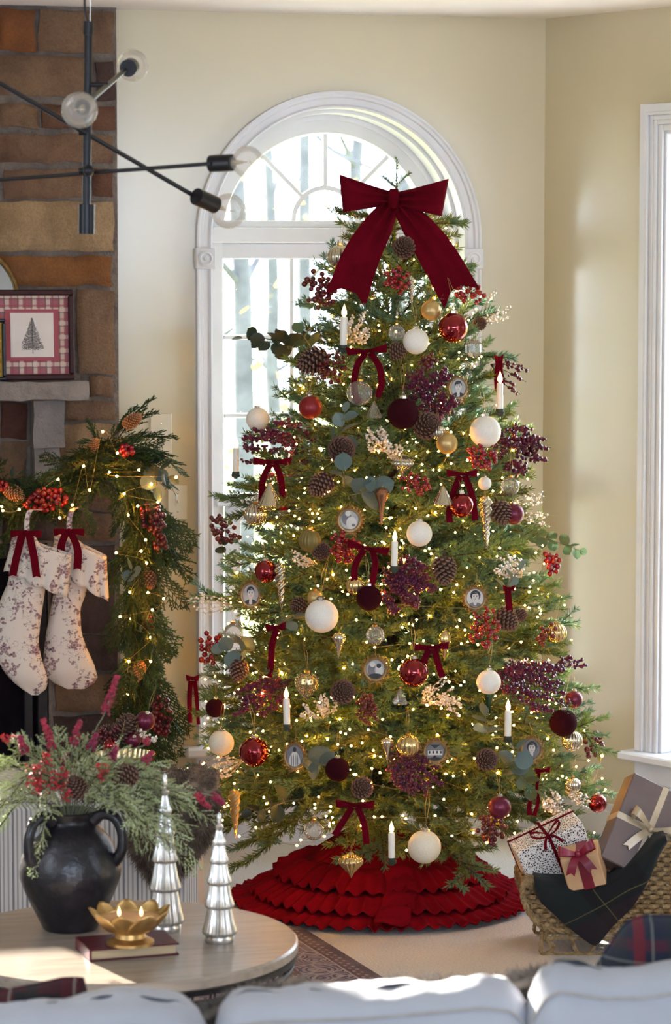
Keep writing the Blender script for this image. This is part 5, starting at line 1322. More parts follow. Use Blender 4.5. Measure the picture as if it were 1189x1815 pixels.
OT = thing('striped_ottoman', 'grey and white ticking striped ottoman behind the black urn', 'ottoman', (e.x - .5, ow + .19, 0))
mb = MB(); mb.box((0, 0, OH / 2 + .02), (1.0, .38, OH - .05), bev=.03); o = mb.build('upholstery', TICK, OT)
mb = MB(); mb.box((0, 0, OH - .005), (1.0, .38, .03), bev=.014); mb.build('top_cushion', TICK, OT)
for a in (-.46, .46):
    for b in (-.15, .15): MB().lathe([(.02, 0), (.028, .06), (0, .06)], 12).build('foot', BLACK, OT, loc=(a, b, 0))
FUR = mat('brown_faux_fur', '#5d4a3e', .9, col2='#8d7a6a', scale=26, lo=.35, hi=.7, rnd=0, sheen=.2); FURG = mat('grey_faux_fur', '#6d645c', .9, col2='#9a9086', scale=20, lo=.35, hi=.7, sheen=.2)
def fur_cloth(name, lab, G, m, n, L, seed, cat, th=.012, down=Vector((0, -.1, -.6))):
    """a cloth grid with thousands of short strands; the strands are one stuff part"""
    t = thing(name, lab, cat, (0, 0, 0)); mb = MB(); mb.grid(G); o = mb.build('backing', m, t, smooth='all'); sm = o.modifiers.new('t', 'SOLIDIFY'); sm.thickness = th; sm.offset = 0
    rr = random.Random(seed); hb = MB(); ny, nx = len(G), len(G[0])
    for _ in range(n):
        a, b = rr.random() * (ny - 1.001), rr.random() * (nx - 1.001); i, j = int(a), int(b); u, v = a - i, b - j
        P = [Vector(G[i][j]), Vector(G[i][j + 1]), Vector(G[i + 1][j]), Vector(G[i + 1][j + 1])]
        p = P[0].lerp(P[1], v).lerp(P[2].lerp(P[3], v), u); nn = (P[1] - P[0]).cross(P[2] - P[0]).normalized()
        if nn.y > .2 or nn.z < -.5: nn = -nn
        ed = min(a, ny - 1 - a, b, nx - 1 - b)
        d = (nn * rr.uniform(.5, 1.1) + down * rr.uniform(.6, 1.1) + Vector((rr.gauss(0, .35), rr.gauss(0, .35), rr.gauss(0, .35)))).normalized(); l = L * rr.uniform(.6, 1.2); sd = d.cross(nn).normalized() * .0013
        k1 = p + nn * th * .4; hb.add([k1 - sd, k1 + sd, k1 + d * l * .55 + sd * .6 - Vector((0, 0, l * .04)), k1 + d * l - Vector((0, 0, l * .2)), k1 + d * l * .55 - sd * .6 - Vector((0, 0, l * .04))], [(0, 1, 2, 3, 4)])
    hb.build('fur', m, t, smooth=False, kind='stuff'); return t
G = []
fd = ow - .035
rows = [(0, 240, 380, .30), (.12, 240, 384, .02), (.24, 226, 386, 0), (.45, 222, 380, -.01), (.7, 240, 352, -.012), (.88, 262, 326, -.012), (1, 280, 300, -.012)]
for i in range(18):
    v = i / 17; xl, xr, back = interp(rows, v); y = lerp(1410, 1562, max(0, (v - .12) / .88)) if v > .12 else 1410
    G.append([at(lerp(xl, xr, j / 17), y + 5 * math.sin(j * .9 + v * 4), fd) + Vector((0, back + .012 * math.sin(j * 1.1 + v * 3), .012 if v < .13 else 0)) for j in range(18)])
fur_cloth('fur_throw', 'brown faux fur throw draped over the striped ottoman corner', G, FUR, 15000, .026, 5, 'throw')
gb = at(221, 1372, ow + .16); gb.z = OH + .012; k = px(gb.y)
GBW = thing('gold_bowl', 'fluted gold bowl of pinecones on the striped ottoman', 'bowl', gb)
GOLDP = mat('pale_gold_foil', '#d9c9a0', .25, .9, col2='#c4ad78', scale=30)
MB().lathe([(0, 0), (38 * k, 0), (44 * k, 4 * k), (54 * k, 48 * k), (55 * k, 50 * k), (52 * k, 50 * k), (42 * k, 8 * k), (0, 8 * k)], 144, rib=(36, .025)).build('bowl', GOLDP, GBW, smooth=60)
placed_cone(224, 1292, gb.y - .01, 25, 75, 0, 'pinecone standing in the gold bowl on the ottoman', -.4); placed_cone(186, 1300, gb.y + .01, 18, 160, 1, 'pinecone lying at the left in the gold bowl')
orn('plum', 257, 1278, 18, 'plum satin ball resting in the gold bowl', D=gb.y, rot=(.5, .3, 0)); orn('plum', 236, 1312, 14, 'second plum ball sunk in the gold bowl', D=gb.y - .03, rot=(.9, .3, 0)); orn('red', 196, 1322, 15, 'red ball at the front of the gold bowl', D=gb.y - .03, rot=(1, 0, 1))
berries(195, 1300, 50, 26, 'snowy red berry sprig in the gold bowl', 20, REDB2, 4, 90, D=gb.y - .03)
spray(262, 1306, 60, 34, 40, 'silver beaded sprig in the gold bowl', PEARL, TWIGW, 2.4, 5, 12, name='pearl_spray', D=gb.y - .02)

# ------------------------------------------------------------------ rug
RUG = bpy.data.materials.new('oriental_rug'); RUG.use_nodes = True
t = NT(RUG); bs = t.n['Principled BSDF']; tcn = t.new('ShaderNodeTexCoord'); sp = t.new('ShaderNodeSeparateXYZ'); t.link(tcn.outputs['Object'], sp.inputs[0])
RW, RL = 2.3, 3.2
X, Y = sp.outputs[0], sp.outputs[1]
ex = t.math('SUBTRACT', RW / 2, t.math('ABSOLUTE', X)); ey = t.math('SUBTRACT', RL / 2, t.math('ABSOLUTE', Y)); ed = t.math('MINIMUM', ex, ey)
wob = t.noise(tcn.outputs['Object'], 30, 3)
vor = t.new('ShaderNodeTexVoronoi'); vor.feature = 'F1'; vor.inputs['Scale'].default_value = 11; t.link(tcn.outputs['Object'], vor.inputs['Vector'])
ring = t.math('SINE', t.math('MULTIPLY', vor.outputs['Distance'], 55))
vor2 = t.new('ShaderNodeTexVoronoi'); vor2.feature = 'DISTANCE_TO_EDGE'; vor2.inputs['Scale'].default_value = 14; t.link(tcn.outputs['Object'], vor2.inputs['Vector'])
pat = t.math('GREATER_THAN', t.math('ADD', ring, t.math('MULTIPLY_ADD', wob, 2.4, -1.2)), .15); vein = t.math('LESS_THAN', vor2.outputs['Distance'], .05)
c = t.mix(pat, '#8b7f86', '#4d4560'); c = t.mix(t.math('MULTIPLY', vein, .8), c, '#9c9290')
fine = t.math('GREATER_THAN', t.math('SINE', t.math('MULTIPLY', t.math('ADD', X, Y), 190)), .2); fine2 = t.math('GREATER_THAN', t.math('SINE', t.math('MULTIPLY', t.math('SUBTRACT', X, Y), 190)), .2)
band_ = t.mix(t.math('MULTIPLY', fine, fine2), '#5a4a52', '#9a8580')
def inb(a, b): return t.math('MULTIPLY', t.math('GREATER_THAN', ed, a), t.math('LESS_THAN', ed, b))
for a, b in ((.025, .055), (.20, .24)): c = t.mix(inb(a, b), c, band_)
for a, b in ((0, .025), (.055, .064), (.19, .2), (.24, .25)): c = t.mix(t.math('MULTIPLY', inb(a, b), .9), c, '#4a3c48')
c = t.mix(t.math('MULTIPLY', inb(.066, .07), 1), c, '#a89890')
fade = t.noise(tcn.outputs['Object'], 6, 4); c = t.mix(t.math('MULTIPLY', t.ramp(fade, .4, .75), .45), c, '#8d7f80')
t.link(c, bs.inputs['Base Color']); bs.inputs['Roughness'].default_value = .95
rc, re_ = on_z(512, 1634), on_z(690, 1745); dv = (re_ - rc).normalized(); ang = math.atan2(dv.y, dv.x) + math.pi / 2
cx = rc + dv * (RL / 2) + Vector((dv.y, -dv.x, 0)) * (RW / 2)
rug = MB().box((0, 0, .005), (RW, RL, .01), bev=.003).build('rug', RUG, loc=(cx.x, cx.y, .0005), rot=(0, 0, ang)); tag(rug, 'faded plum and taupe oriental rug under the coffee table', 'rug')
fr = MB()
rug_edge = None

# ------------------------------------------------------------------ wicker sleigh with gifts
SLD = on_z(1060, 1692).y
SLE = thing('wicker_sleigh', 'woven seagrass sleigh basket on scrolled runners holding gifts', 'basket', (at(1060, 1692, SLD).x, SLD, 0))
SG = mat('seagrass_rope', '#b79a70', .85, col2='#8d7049', scale=60, bump=.9, bscale=220, rnd=.0)
k = px(SLD); ox = 1060
def sp_(x, y, out=0.): return Vector(((x - ox) * k, out, (1692 - y) * k * 1.0))
SW = .24                              # width of the basket, front to back
low = [(960, 1638), (1000, 1644), (1060, 1646), (1130, 1640), (1185, 1612), (1206, 1560), (1210, 1500)]
lip = [(924, 1556), (928, 1590), (944, 1622), (960, 1638)]
# side panels: rows of rope between the rim line and the belly line
rim = [(930, 1556), (960, 1575), (1010, 1588), (1060, 1585), (1110, 1555), (1150, 1520), (1180, 1492), (1210, 1478)]
def line_at(tab, x):
    for p, q in zip(tab, tab[1:]):
        if p[0] <= x <= q[0]: return lerp(p[1], q[1], (x - p[0]) / (q[0] - p[0]))
    return tab[0][1] if x < tab[0][0] else tab[-1][1]
belly = [(926, 1590), (944, 1622), (960, 1638), (1000, 1644), (1060, 1646), (1130, 1642), (1180, 1634), (1210, 1626)]
wv = MB()
for side in (0, SW):
    for r_ in range(20):
        y = 1484 + r_ * 8.5; run = []
        for x in range(926, 1212, 6):
            if line_at(rim, x) - 1 <= y <= line_at(belly, x) + 2:
                run.append(sp_(x, y, side + .006 * (1 if ((x // 12) + r_) % 2 else -1)))
            elif run:
                if len(run) > 1: wv.tube(run, 4.3 * k, 7)
                run = []
        if len(run) > 1: wv.tube(run, 4.3 * k, 7)
for r_ in range(26):                  # curled front and the back
    a = r_ / 25; f = interp([(0, 924, 1556), (.3, 928, 1590), (.62, 944, 1622), (1, 960, 1640)], a)
    wv.tube([sp_(f[0], f[1], SW * j / 10 + 0) + Vector((.004 * (1 if (j + r_) % 2 else -1), 0, 0)) for j in range(11)], 2.6 * k, 5)
    wv.tube([sp_(1211, 1478 + 150 * a, SW * j / 10) + Vector((.004 * (1 if (j + r_) % 2 else -1), 0, 0)) for j in range(11)], 3.2 * k, 5)
    wv.tube([sp_(lerp(958, 1211, a), 1641 - (12 if a > .8 else 0) * (a - .8) * 5, SW * j / 6) for j in range(7)], 5.2 * k, 5)
wv.build('weave', SG, SLE, kind='stuff')
def braid(mb, pts, r, n=60):
    c = curve(pts, n)
    for ph in (0, 2.09, 4.19):
        q = []
        for i, p in enumerate(c):
            tg = (c[min(i + 1, n - 1)] - c[max(i - 1, 0)]).normalized(); o1 = tg.orthogonal().normalized(); o2 = tg.cross(o1); a = ph + i * .8
            q.append(p + (o1 * math.cos(a) + o2 * math.sin(a)) * r * .55)
        mb.tube(q, r * .62, 5)
for side in (-.004, SW + .004):
    mb = MB(); braid(mb, [sp_(x, y, side) for x, y in rim], 5.5 * k); mb.build('rim', SG, SLE)
    mb = MB(); braid(mb, [sp_(x, y, side) for x, y in [(930, 1556), (923, 1570), (927, 1598), (944, 1626), (962, 1642), (1000, 1648), (1060, 1650), (1130, 1646), (1208, 1630)]], 5.5 * k); mb.build('edge_rope', SG, SLE)
    mb = MB(); mb.lathe([(0, -4 * k), (10 * k, -3 * k), (12 * k, 0), (10 * k, 3 * k), (0, 4 * k)], 18); braid(mb, [Vector((11 * k * math.cos(i), 0, 11 * k * math.sin(i))).xzy for i in np.arange(0, 6.3, .5)], 2.2 * k, 30); mb.build('scroll', SG, SLE, M=Matrix.Translation(sp_(934, 1557, side)) @ Matrix.Rotation(math.pi / 2, 4, 'X'))
    for nm, pts in (('runner', [(958, 1650), (957, 1672), (958, 1689), (980, 1690), (1060, 1690), (1140, 1690), (1215, 1690)]), ('runner_rail', [(960, 1662), (1000, 1660), (1060, 1662), (1140, 1661), (1215, 1660)]), ('scroll_rod', [(968, 1688), (978, 1682), (978, 1672), (968, 1668), (962, 1656), (970, 1648)]),
                    ('scroll_rod', [(964, 1652), (968, 1660), (978, 1660), (980, 1652), (974, 1650)]), ('scroll_rod', [(998, 1648), (1008, 1652), (1014, 1668), (1020, 1684), (1034, 1690), (1048, 1684), (1054, 1668)]), ('scroll_rod', [(1080, 1650), (1092, 1655), (1100, 1670), (1112, 1686)]), ('scroll_rod', [(1110, 1690), (1114, 1668), (1104, 1652), (1090, 1650)]),
                    ('post', [(1212, 1690), (1212, 1632)])):
        mb = MB(); braid(mb, [sp_(x, y, side) for x, y in pts], 3.3 * k, 44); mb.build(nm, SG, SLE)
# gifts
def gift(name, lab, c0, size, eul, paper, rib, bowf):
    t = thing(name, lab, 'gift', c0, 'wrapped gifts in the sleigh', rot=eul)
    MB().box((0, 0, 0), size, bev=.003).build('wrapped_box', paper, t)
    return t
pap = bpy.data.materials.new('patterned_paper'); pap.use_nodes = True; t = NT(pap); bs = t.n['Principled BSDF']; tcn = t.new('ShaderNodeTexCoord')
vv = t.new('ShaderNodeTexVoronoi'); vv.inputs['Scale'].default_value = 150; vv.feature = 'DISTANCE_TO_EDGE'; t.link(tcn.outputs['Object'], vv.inputs['Vector'])
n_ = t.noise(tcn.outputs['Object'], 240, 2); f = t.math('GREATER_THAN', t.math('ADD', vv.outputs['Distance'], t.math('MULTIPLY', n_, .5)), .42)
t.link(t.mix(f, '#e9e4df', '#2c2a30'), bs.inputs['Base Color']); bs.inputs['Roughness'].default_value = .55
KRAFT = mat('kraft_paper', '#cfa983', .65, col2='#c39b74', scale=12, bump=.15, bscale=30); TAUPE = mat('taupe_paper', '#6d5c5a', .45, col2='#665553', scale=10)
SATR = mat('burgundy_satin', '#8c1434', .3, col2='#6a0d26', scale=8, sheen=.2); SATG = mat('champagne_satin', '#c9b79c', .28, .15, col2='#a8967c', scale=10); VELR = VELVET
def strap(t, size, axis, w, m, off=0.):
    """a ribbon running round the box in the plane normal to AXIS"""
    a, b = [i for i in range(3) if i != axis]; mb = MB(); th = .0016; ha, hb = size[a] / 2 + th, size[b] / 2 + th
    for s1 in (-1, 1):
        for (u, hu, v, hv) in ((a, ha, b, hb), (b, hb, a, ha)):
            c = [0, 0, 0]; d = [0, 0, 0]; c[axis] = off; c[u] = s1 * (hu - th / 2); d[axis] = w; d[u] = th; d[v] = hv * 2; mb.box(c, d)
    mb.build('ribbon', m, t)
def gift_bow(t, M_, w, h, m, tails=2, rw=.006):
    b = MB(); 
    def ptm(x, y, z): return M_ @ Vector((x, y, z))
    for sg in (-1, 1):
        P = []; Wv = []; n = 18
        for i in range(n + 1):
            a = i / n * 2 * math.pi; f = (1 - math.cos(a)) / 2
            P.append(ptm(sg * w * f ** .75, -.006 - .45 * w * f * .6 - math.sin(a) * w * .30, .35 * w * f)); Wv.append(M_.to_3x3() @ Vector((-sg * .15, 0, 1)).normalized() * h * (.35 + .65 * f))
        MB().ribbon(P, Wv, .0008, K=3).build('bow_loop', m, t)
    for sg in (-1, 1):
        c = curve([ptm(0, -.004, 0), ptm(sg * w * .35, -.012, -w * .5), ptm(sg * w * .65, -.005, -w * 1.1)], 10)
        MB().ribbon(c, [M_.to_3x3() @ Vector((1, 0, .3 * sg)).normalized() * h * .8] * 10, .0008, K=3, notch=.008).build('bow_tail', m, t)
    kn = MB(); kn.sphere(ptm(0, -.008, 0), h * .75, 10, 7); kn.build('knot', m, t)
c0 = at(976, 1503, SLD + .10); sA = (.20, .12, .115); gA = gift('patterned_gift', 'black and white patterned gift with thin burgundy velvet ribbon at left', c0, sA, (math.radians(10), math.radians(-24), math.radians(8)), pap, VELR, None)
strap(gA, sA, 0, .009, VELR, .0); strap(gA, sA, 1, .009, VELR, .03); gift_bow(gA, Matrix.Translation((0, -.05, sA[2] / 2 + .003)) @ Matrix.Rotation(-1.1, 4, 'X'), .045, .005, VELR)
c0 = at(1034, 1534, SLD + .00); sB = (.105, .085, .10); gB = gift('kraft_gift', 'small kraft paper gift with burgundy satin ribbon in front', c0, sB, (math.radians(16), math.radians(-14), math.radians(-10)), KRAFT, SATR, None)
strap(gB, sB, 0, .03, SATR, .006); gift_bow(gB, Matrix.Translation((0, -.035, sB[2] / 2 + .004)) @ Matrix.Rotation(-.6, 4, 'X'), .05, .015, SATR)
c0 = at(1142, 1475, SLD + .10); sC = (.20, .085, .26); gC = gift('taupe_gift', 'tall taupe gift with champagne satin bow at the back of the sleigh', c0, sC, (math.radians(-22), math.radians(27), math.radians(4)), TAUPE, SATG, None)
strap(gC, sC, 0, .018, SATG); strap(gC, sC, 2, .018, SATG); gift_bow(gC, Matrix.Translation((0, -sC[1] / 2 - .002, 0)), .07, .014, SATG)
# dark plaid throw over the sleigh side
TH = plaid_mat('navy_plaid_wool', '#07080f', [(0, .34, .03, .12, '#0e1a1c', .6), (1, .34, .0, .12, '#200a16', .55), (0, .34, .21, .0035, '#5f5a36', .7), (1, .34, .2, .0035, '#5f5a36', .6)], rough=.95, sheen=.05)
G = []; 
topl = [(945, 1562), (962, 1566), (990, 1568), (1040, 1572), (1085, 1562), (1130, 1525), (1165, 1490), (1176, 1486)]
for i in range(25):
    v = i / 24; row = []
    for j in range(33):
        u = j / 32; x = lerp(943, 1178, u); top = line_at(topl, x)
        bot = interp([(943, 1566), (955, 1592), (1000, 1634), (1048, 1671), (1056, 1672), (1082, 1640), (1120, 1600), (1150, 1545), (1165, 1505), (1178, 1486)], x)[0]
        y = lerp(top - 14, bot, v); o_ = -.02 - .006 * math.sin(u * 14 + v * 3) - .010 * math.sin(v * 3.1)
        if v < .12: o_ += (.12 - v) * .6
        row.append(sp_(x, y, o_))
    G.append(row)
t = thing('plaid_throw', 'dark navy plaid wool throw draped over the sleigh side', 'throw', (0, 0, 0)); t.location = SLE.location
mb = MB(); mb.grid(G); o = mb.build('cloth', TH, t, smooth='all', uvf=lambda v: (v[0] + v[2] * .8, v[2] - v[0] * .55)); sm = o.modifiers.new('t', 'SOLIDIFY'); sm.thickness = .008; sm.offset = 0

# ------------------------------------------------------------------ sofa, seen over its back
LINEN = mat('white_linen', '#c4c6ce', .9, col2='#b9bbc4', scale=5, bump=.5, bscale=7); LINEN2 = mat('linen_seam', '#bdb8b4', .9, col2='#b3aeaa', scale=40)
SFD = 4.45
SO = thing('sofa', 'white linen sofa seen from behind at the bottom of the view', 'sofa', (0, SFD, .011))
MB().box((0, .38, .26), (1.72, .86, .30), bev=.05).build('seat', LINEN, SO); MB().box((0, -.02, .285), (1.76, .16, .40), bev=.05).build('back', LINEN, SO)
for a in (-.82, .82):
    for b in (0, .74): MB().lathe([(.018, 0), (.026, .115), (0, .115)], 12).build('leg', BARK, SO, loc=(a, b, 0))
def sofa_cushion(pts, lab, D, deep=.17, seed=1):
    """pts: (x, y) of the visible top outline"""
    t = thing('sofa_cushion', lab, 'cushion', (0, 0, 0)); mb = MB(); G = []; nu, nv = 48, 22; xs = [p[0] for p in pts]; x0, x1 = min(xs), max(xs); sd = Vector((seed * 3.1, 0, 0))
    bot = .50
    for i in range(nv + 1):
        a = math.pi * 2 * i / nv; row = []
        for j in range(nu + 1):
            u = j / nu; x = lerp(x0, x1, u); zt = at(x, line_at(pts, x), D).z; xe = at(x, 1740, D).x
            e = min(1, min(u, 1 - u) / .09); puff = e ** .5
            sy = abs(math.sin(a)) ** .75 * (1 if math.sin(a) > 0 else -1); cy = abs(math.cos(a)) ** .55 * (1 if math.cos(a) > 0 else -1)
            zc, hz = (zt + bot) / 2, (zt - bot) / 2
            n_ = noise.noise(Vector((x * .012, i * .5, 0)) + sd) * .02 + noise.noise(Vector((x * .035, i * .9, 4)) + sd) * .006
            row.append((xe, D + sy * deep / 2 * (.25 + .75 * puff) + n_ * .6, zc + cy * (hz * (.82 + .18 * puff)) + n_ * (1 if cy > 0 else 0) * .5))
        G.append(row)
    mb.grid(G); mb.add([G[i][0] for i in range(nv)], [tuple(range(nv))]); mb.add([G[i][nu] for i in range(nv)], [tuple(range(nv))[::-1]])
    mb.build('cover', LINEN, t, smooth='all')
    pp = []
    for j in range(1, nu):
        u = j / nu; x = lerp(x0, x1, u); zt = at(x, line_at(pts, x), D).z; e = min(1, min(u, 1 - u) / .09) ** .5
        pp.append((at(x, 1740, D).x, D - deep * .5 * (.25 + .75 * e) * .9, zt - .030 - .02 * (1 - e)))
    MB().tube(pp, .0035, 6).build('piping', LINEN2, t)
sofa_cushion([(-260, 1770), (-60, 1785), (20, 1782), (120, 1772), (250, 1764), (310, 1770), (350, 1790), (376, 1830)], 'white linen back cushion at the left end of the sofa', SFD, seed=1)
sofa_cushion([(376, 1822), (386, 1785), (410, 1766), (470, 1757), (640, 1752), (760, 1741), (850, 1733), (900, 1738), (930, 1760), (946, 1800)], 'white linen middle back cushion of the sofa', SFD + .02, seed=2)
sofa_cushion([(930, 1800), (944, 1740), (962, 1715), (985, 1704), (1010, 1708), (1060, 1716), (1130, 1715), (1200, 1704), (1420, 1715), (1450, 1790)], 'white linen back cushion at the right end of the sofa', SFD - .02, seed=3)
# throw pillows and fur throw on the seat
TART = plaid_mat('dark_tartan', '#15121a', [(0, .11, 0, .03, '#4a101a', .85), (2, .11, .02, .03, '#4a101a', .6), (0, .11, .06, .02, '#141a18', .7), (0, .11, .09, .004, '#8f8a7c', .7), (2, .11, .09, .004, '#8f8a7c', .5)], coord='Object', sheen=.1)
TART2 = plaid_mat('navy_red_tartan', '#1d2238', [(0, .085, .02, .018, '#6a1422', .85), (2, .085, .05, .018, '#5a1220', .5), (0, .085, .05, .02, '#1a282c', .6), (0, .085, .075, .003, '#8a8f86', .6), (2, .085, .07, .003, '#8a8f86', .5)], coord='Object', sheen=.15)
def pillow(name, lab, pts, D, m, deep=.11, base=.43, fuzz=0):
    t = thing(name, lab, 'pillow', at(pts[len(pts) // 2][0], pts[len(pts) // 2][1], D)); off = t.location.copy(); xs = [p[0] for p in pts]; x0, x1 = min(xs), max(xs); G = []; nu, nv = 30, 18; mb = MB()
    for i in range(nv + 1):
        a = 2 * math.pi * i / nv; row = []
        for j in range(nu + 1):
            u = j / nu; x = lerp(x0, x1, u); zt = at(x, line_at(pts, x), D).z; e = min(1, min(u, 1 - u) / .25) ** .6; sy = abs(math.sin(a)) ** .8 * (1 if math.sin(a) > 0 else -1); c = math.cos(a)
            row.append(Vector((at(x, 1740, D).x, D + sy * deep / 2 * (.12 + .88 * e), (zt + base) / 2 + c * (zt - base) / 2)) - off)
        G.append(row)
    mb.grid(G); mb.add([G[i][0] for i in range(nv)], [tuple(range(nv))]); mb.add([G[i][nu] for i in range(nv)], [tuple(range(nv))[::-1]])
    mb.build('cover', m, t, smooth='all')
    pp = [G[0][j] for j in range(nu + 1)]; MB().tube(pp, .003, 5).build('seam', m, t)
pillow('tartan_pillow', 'dark red tartan pillow behind the left sofa cushion', [(-190, 1800), (-150, 1765), (0, 1757), (60, 1746), (110, 1734), (146, 1733), (157, 1740), (158, 1790)], 4.72, TART)
pillow('plaid_pillow', 'navy and red plaid pillow behind the right sofa cushion', [(1058, 1712), (1070, 1690), (1088, 1662), (1110, 1634), (1140, 1623), (1180, 1624), (1260, 1626), (1330, 1650), (1350, 1720)], 4.72, TART2, .14)
G = []
fz = [(340, 1792), (380, 1775), (440, 1752), (500, 1742), (545, 1738), (565, 1752), (620, 1758), (675, 1746), (720, 1736), (780, 1736), (830, 1745), (890, 1736), (930, 1722), (985, 1716), (1000, 1740)]
for i in range(10):
    v = i / 9; row = []
    for j in range(50):
        x = lerp(340, 1000, j / 49); D = 4.66; p = at(x, line_at(fz, x), D); row.append(Vector((p.x, D + .05 * math.sin(v * 1.57) - .03 + v * .10, lerp(p.z - .012, .45, max(0, v - .15) / .85) if v > .15 else p.z - .012)))
    G.append(row)
fur_cloth('fur_blanket', 'grey brown fur blanket heaped behind the middle sofa cushion', G, FURG, 14000, .030, 9, 'blanket', .015, Vector((0, -.2, .25)))
# ------------------------------------------------------------------ mantel: frames, mirror
def mantel_frame(name, lab, cat, x0, x1, y0, y1, out, lean=.06): pass
fo = COUT + .10
def Mfr(x, y, out, lean): 
    p = on_plane(x, y, wall(0, 0, out), WN); return Matrix.Translation(p) @ Matrix(((CP, -SP, 0, 0), (SP, CP, 0, 0), (0, 0, 1, 0), (0, 0, 0, 1))) @ Matrix.Rotation(-lean, 4, 'X')
def frame_thing(name, lab, cat, xc, yb, wpx, hpx, out, lean, fw, fm, dep=.022):
    p = on_plane(xc, yb, wall(0, 0, out), WN); k = px(p.y); w, h = wpx * k, hpx * k; base = Vector((p.x, p.y, MZ))
    t = thing(name, lab, cat, base); M0 = Matrix(((CP, -SP, 0, 0), (SP, CP, 0, 0), (0, 0, 1, 0), (0, 0, 0, 1))) @ Matrix.Rotation(-lean, 4, 'X')
    for (c, s_) in (((0, 0, fw / 2), (w, dep, fw)), ((0, 0, h - fw / 2), (w, dep, fw)), ((-w / 2 + fw / 2, 0, h / 2), (fw, dep, h - fw * 2)), ((w / 2 - fw / 2, 0, h / 2), (fw, dep, h - fw * 2))):
        mb = MB(); mb.box(c, s_, bev=.004); mb.build('frame_rail', fm, t, M=M0)
    return t, M0, w, h
FRW = mat('mahogany_frame', '#3b1815', .45, col2='#2a100f', scale=30, stretch=(1, 1, 6), spec=.2)
xr = 133; wpx = 190; t, M0, w, h = frame_thing('plaid_picture', 'mahogany framed tree print with red plaid mat on the mantel', 'picture', xr - wpx / 2, 672, wpx, 160, fo + .03, .07, .018, FRW)
MATP = plaid_mat('plaid_mat_board', '#a3606a', [(0, .0425, .004, .012, '#cdbcae', .75), (2, .0425, .0, .012, '#cdbcae', .75), (0, .0425, .009, .003, '#5f5a5c', .7), (2, .0425, .005, .003, '#5f5a5c', .7), (0, .0425, .03, .006, '#8c4652', .6), (2, .0425, .027, .006, '#8c4652', .6)], coord='Object', rough=.8, sheen=0, bump=0)
MB().box((0, .002, h / 2), (w - .03, .004, h - .03)).build('plaid_mat', MATP, t, M=M0)
PAPER = mat('print_paper', '#d9d0cb', .8, col2='#d3c9c3', scale=10); INK = mat('print_ink', '#4a4748', .8, col2='#5a5656', scale=60); REDMAT = mat('red_inner_mat', '#9d4c57', .8)
k = px(8.8); pw, ph = 76 * k, 78 * k; pc = (58 - (xr - wpx / 2)) * k
MB().box((pc, -.0005, h / 2 + .0), (pw + 18 * k, .003, ph + 12 * k)).build('inner_mat', REDMAT, t, M=M0); pp = MB(); pp.box((pc, -.0025, h / 2), (pw, .002, ph)); pr_ = pp.build('paper', PAPER, t, M=M0)
ik = MB(); rr = random.Random(8)
def stroke(a, b, c, d, w0, w1):
    n = Vector((-(d - b), c - a)).normalized() if (c, d) != (a, b) else Vector((1, 0))
    ik.add([(pc + (a - n.x * w0) * k, -.0038, h / 2 + (b - n.y * w0) * k), (pc + (a + n.x * w0) * k, -.0038, h / 2 + (b + n.y * w0) * k), (pc + (c + n.x * w1) * k, -.0038, h / 2 + (d + n.y * w1) * k), (pc + (c - n.x * w1) * k, -.0038, h / 2 + (d - n.y * w1) * k)], [(0, 1, 2, 3)])
stroke(1, -33, 0, 30, .8, .3)
for i in range(26):
    y = -24 + i * 2.1; L = 20 * max(0, 1 - i / 25.5) ** 1.0 + .6
    for sg in (-1, 1):
        a, b = 0, y; e = L * rr.uniform(.8, 1.05); m_ = 4
        for q in range(m_): stroke(sg * e * q / m_, y - 1.5 * math.sin(q / m_ * 2.6) * 1.5 + q * .5, sg * e * (q + 1) / m_, y - 1.5 * math.sin((q + 1) / m_ * 2.6) * 1.5 + q * .8, .9 * (1 - .5 * q / m_), .5)
        for q in range(int(e / 2.6)): xx = sg * rr.uniform(.1, 1) * e; stroke(xx, y - 1.2, xx + sg * 2, y - 1.2 + rr.uniform(-2.2, 2.2), .45, .2)
ik.build('tree_print', INK, pr_, smooth=False)
pk = on_plane(-20, 676, wall(0, 0, fo + .06), WN)
GOLDF = mat('gold_leaf_relief', '#c9a04a', .4, .7, col2='#a67f32', scale=60, bump=.6, bscale=160)
t, M0, w, h = frame_thing('black_gold_picture', 'black framed gold leaf picture cut off at the left end of the mantel', 'picture', -54, 676, 130, 110, fo + .055, .05, .012, BLACK)
MB().box((0, .002, h / 2), (w - .02, .004, h - .02)).build('gold_panel', GOLDF, t, M=M0)
AGOLD = mat('antique_gold', '#a98c58', .4, .8, col2='#8a6d3e', scale=60)
# arched mirror with beaded gold frame, leaning on the stone
MIR = mat('mirror_glass', '#cfd2d4', .04, 1, col2='#c9ccce', scale=3)
p = on_plane(-120, 672, wall(0, 0, COUT + .055), WN); k = px(p.y); t = thing('arched_mirror', 'arched mirror with beaded gold frame leaning behind the pictures', 'mirror', (p.x, p.y, MZ))
M0 = Matrix(((CP, -SP, 0, 0), (SP, CP, 0, 0), (0, 0, 1, 0), (0, 0, 0, 1))) @ Matrix.Rotation(-.07, 4, 'X'); rw_, zs = 152 * k, 148 * k
path = [(-rw_, 0, .008)] + [(rw_ * math.cos(math.pi * (1 - i / 40)), 0, zs + rw_ * .72 * math.sin(math.pi * (1 - i / 40))) for i in range(41)] + [(rw_, 0, .008)]
MB().tube(path, 4.2 * k, 8).build('frame', AGOLD, t, M=M0)
bd = MB(); cc = curve(path, 170)
for q in cc: bd.sphere(q + Vector((0, -4 * k, 0)), 3.4 * k, 6, 4)
bd.build('beading', AGOLD, t, M=M0, kind='stuff')
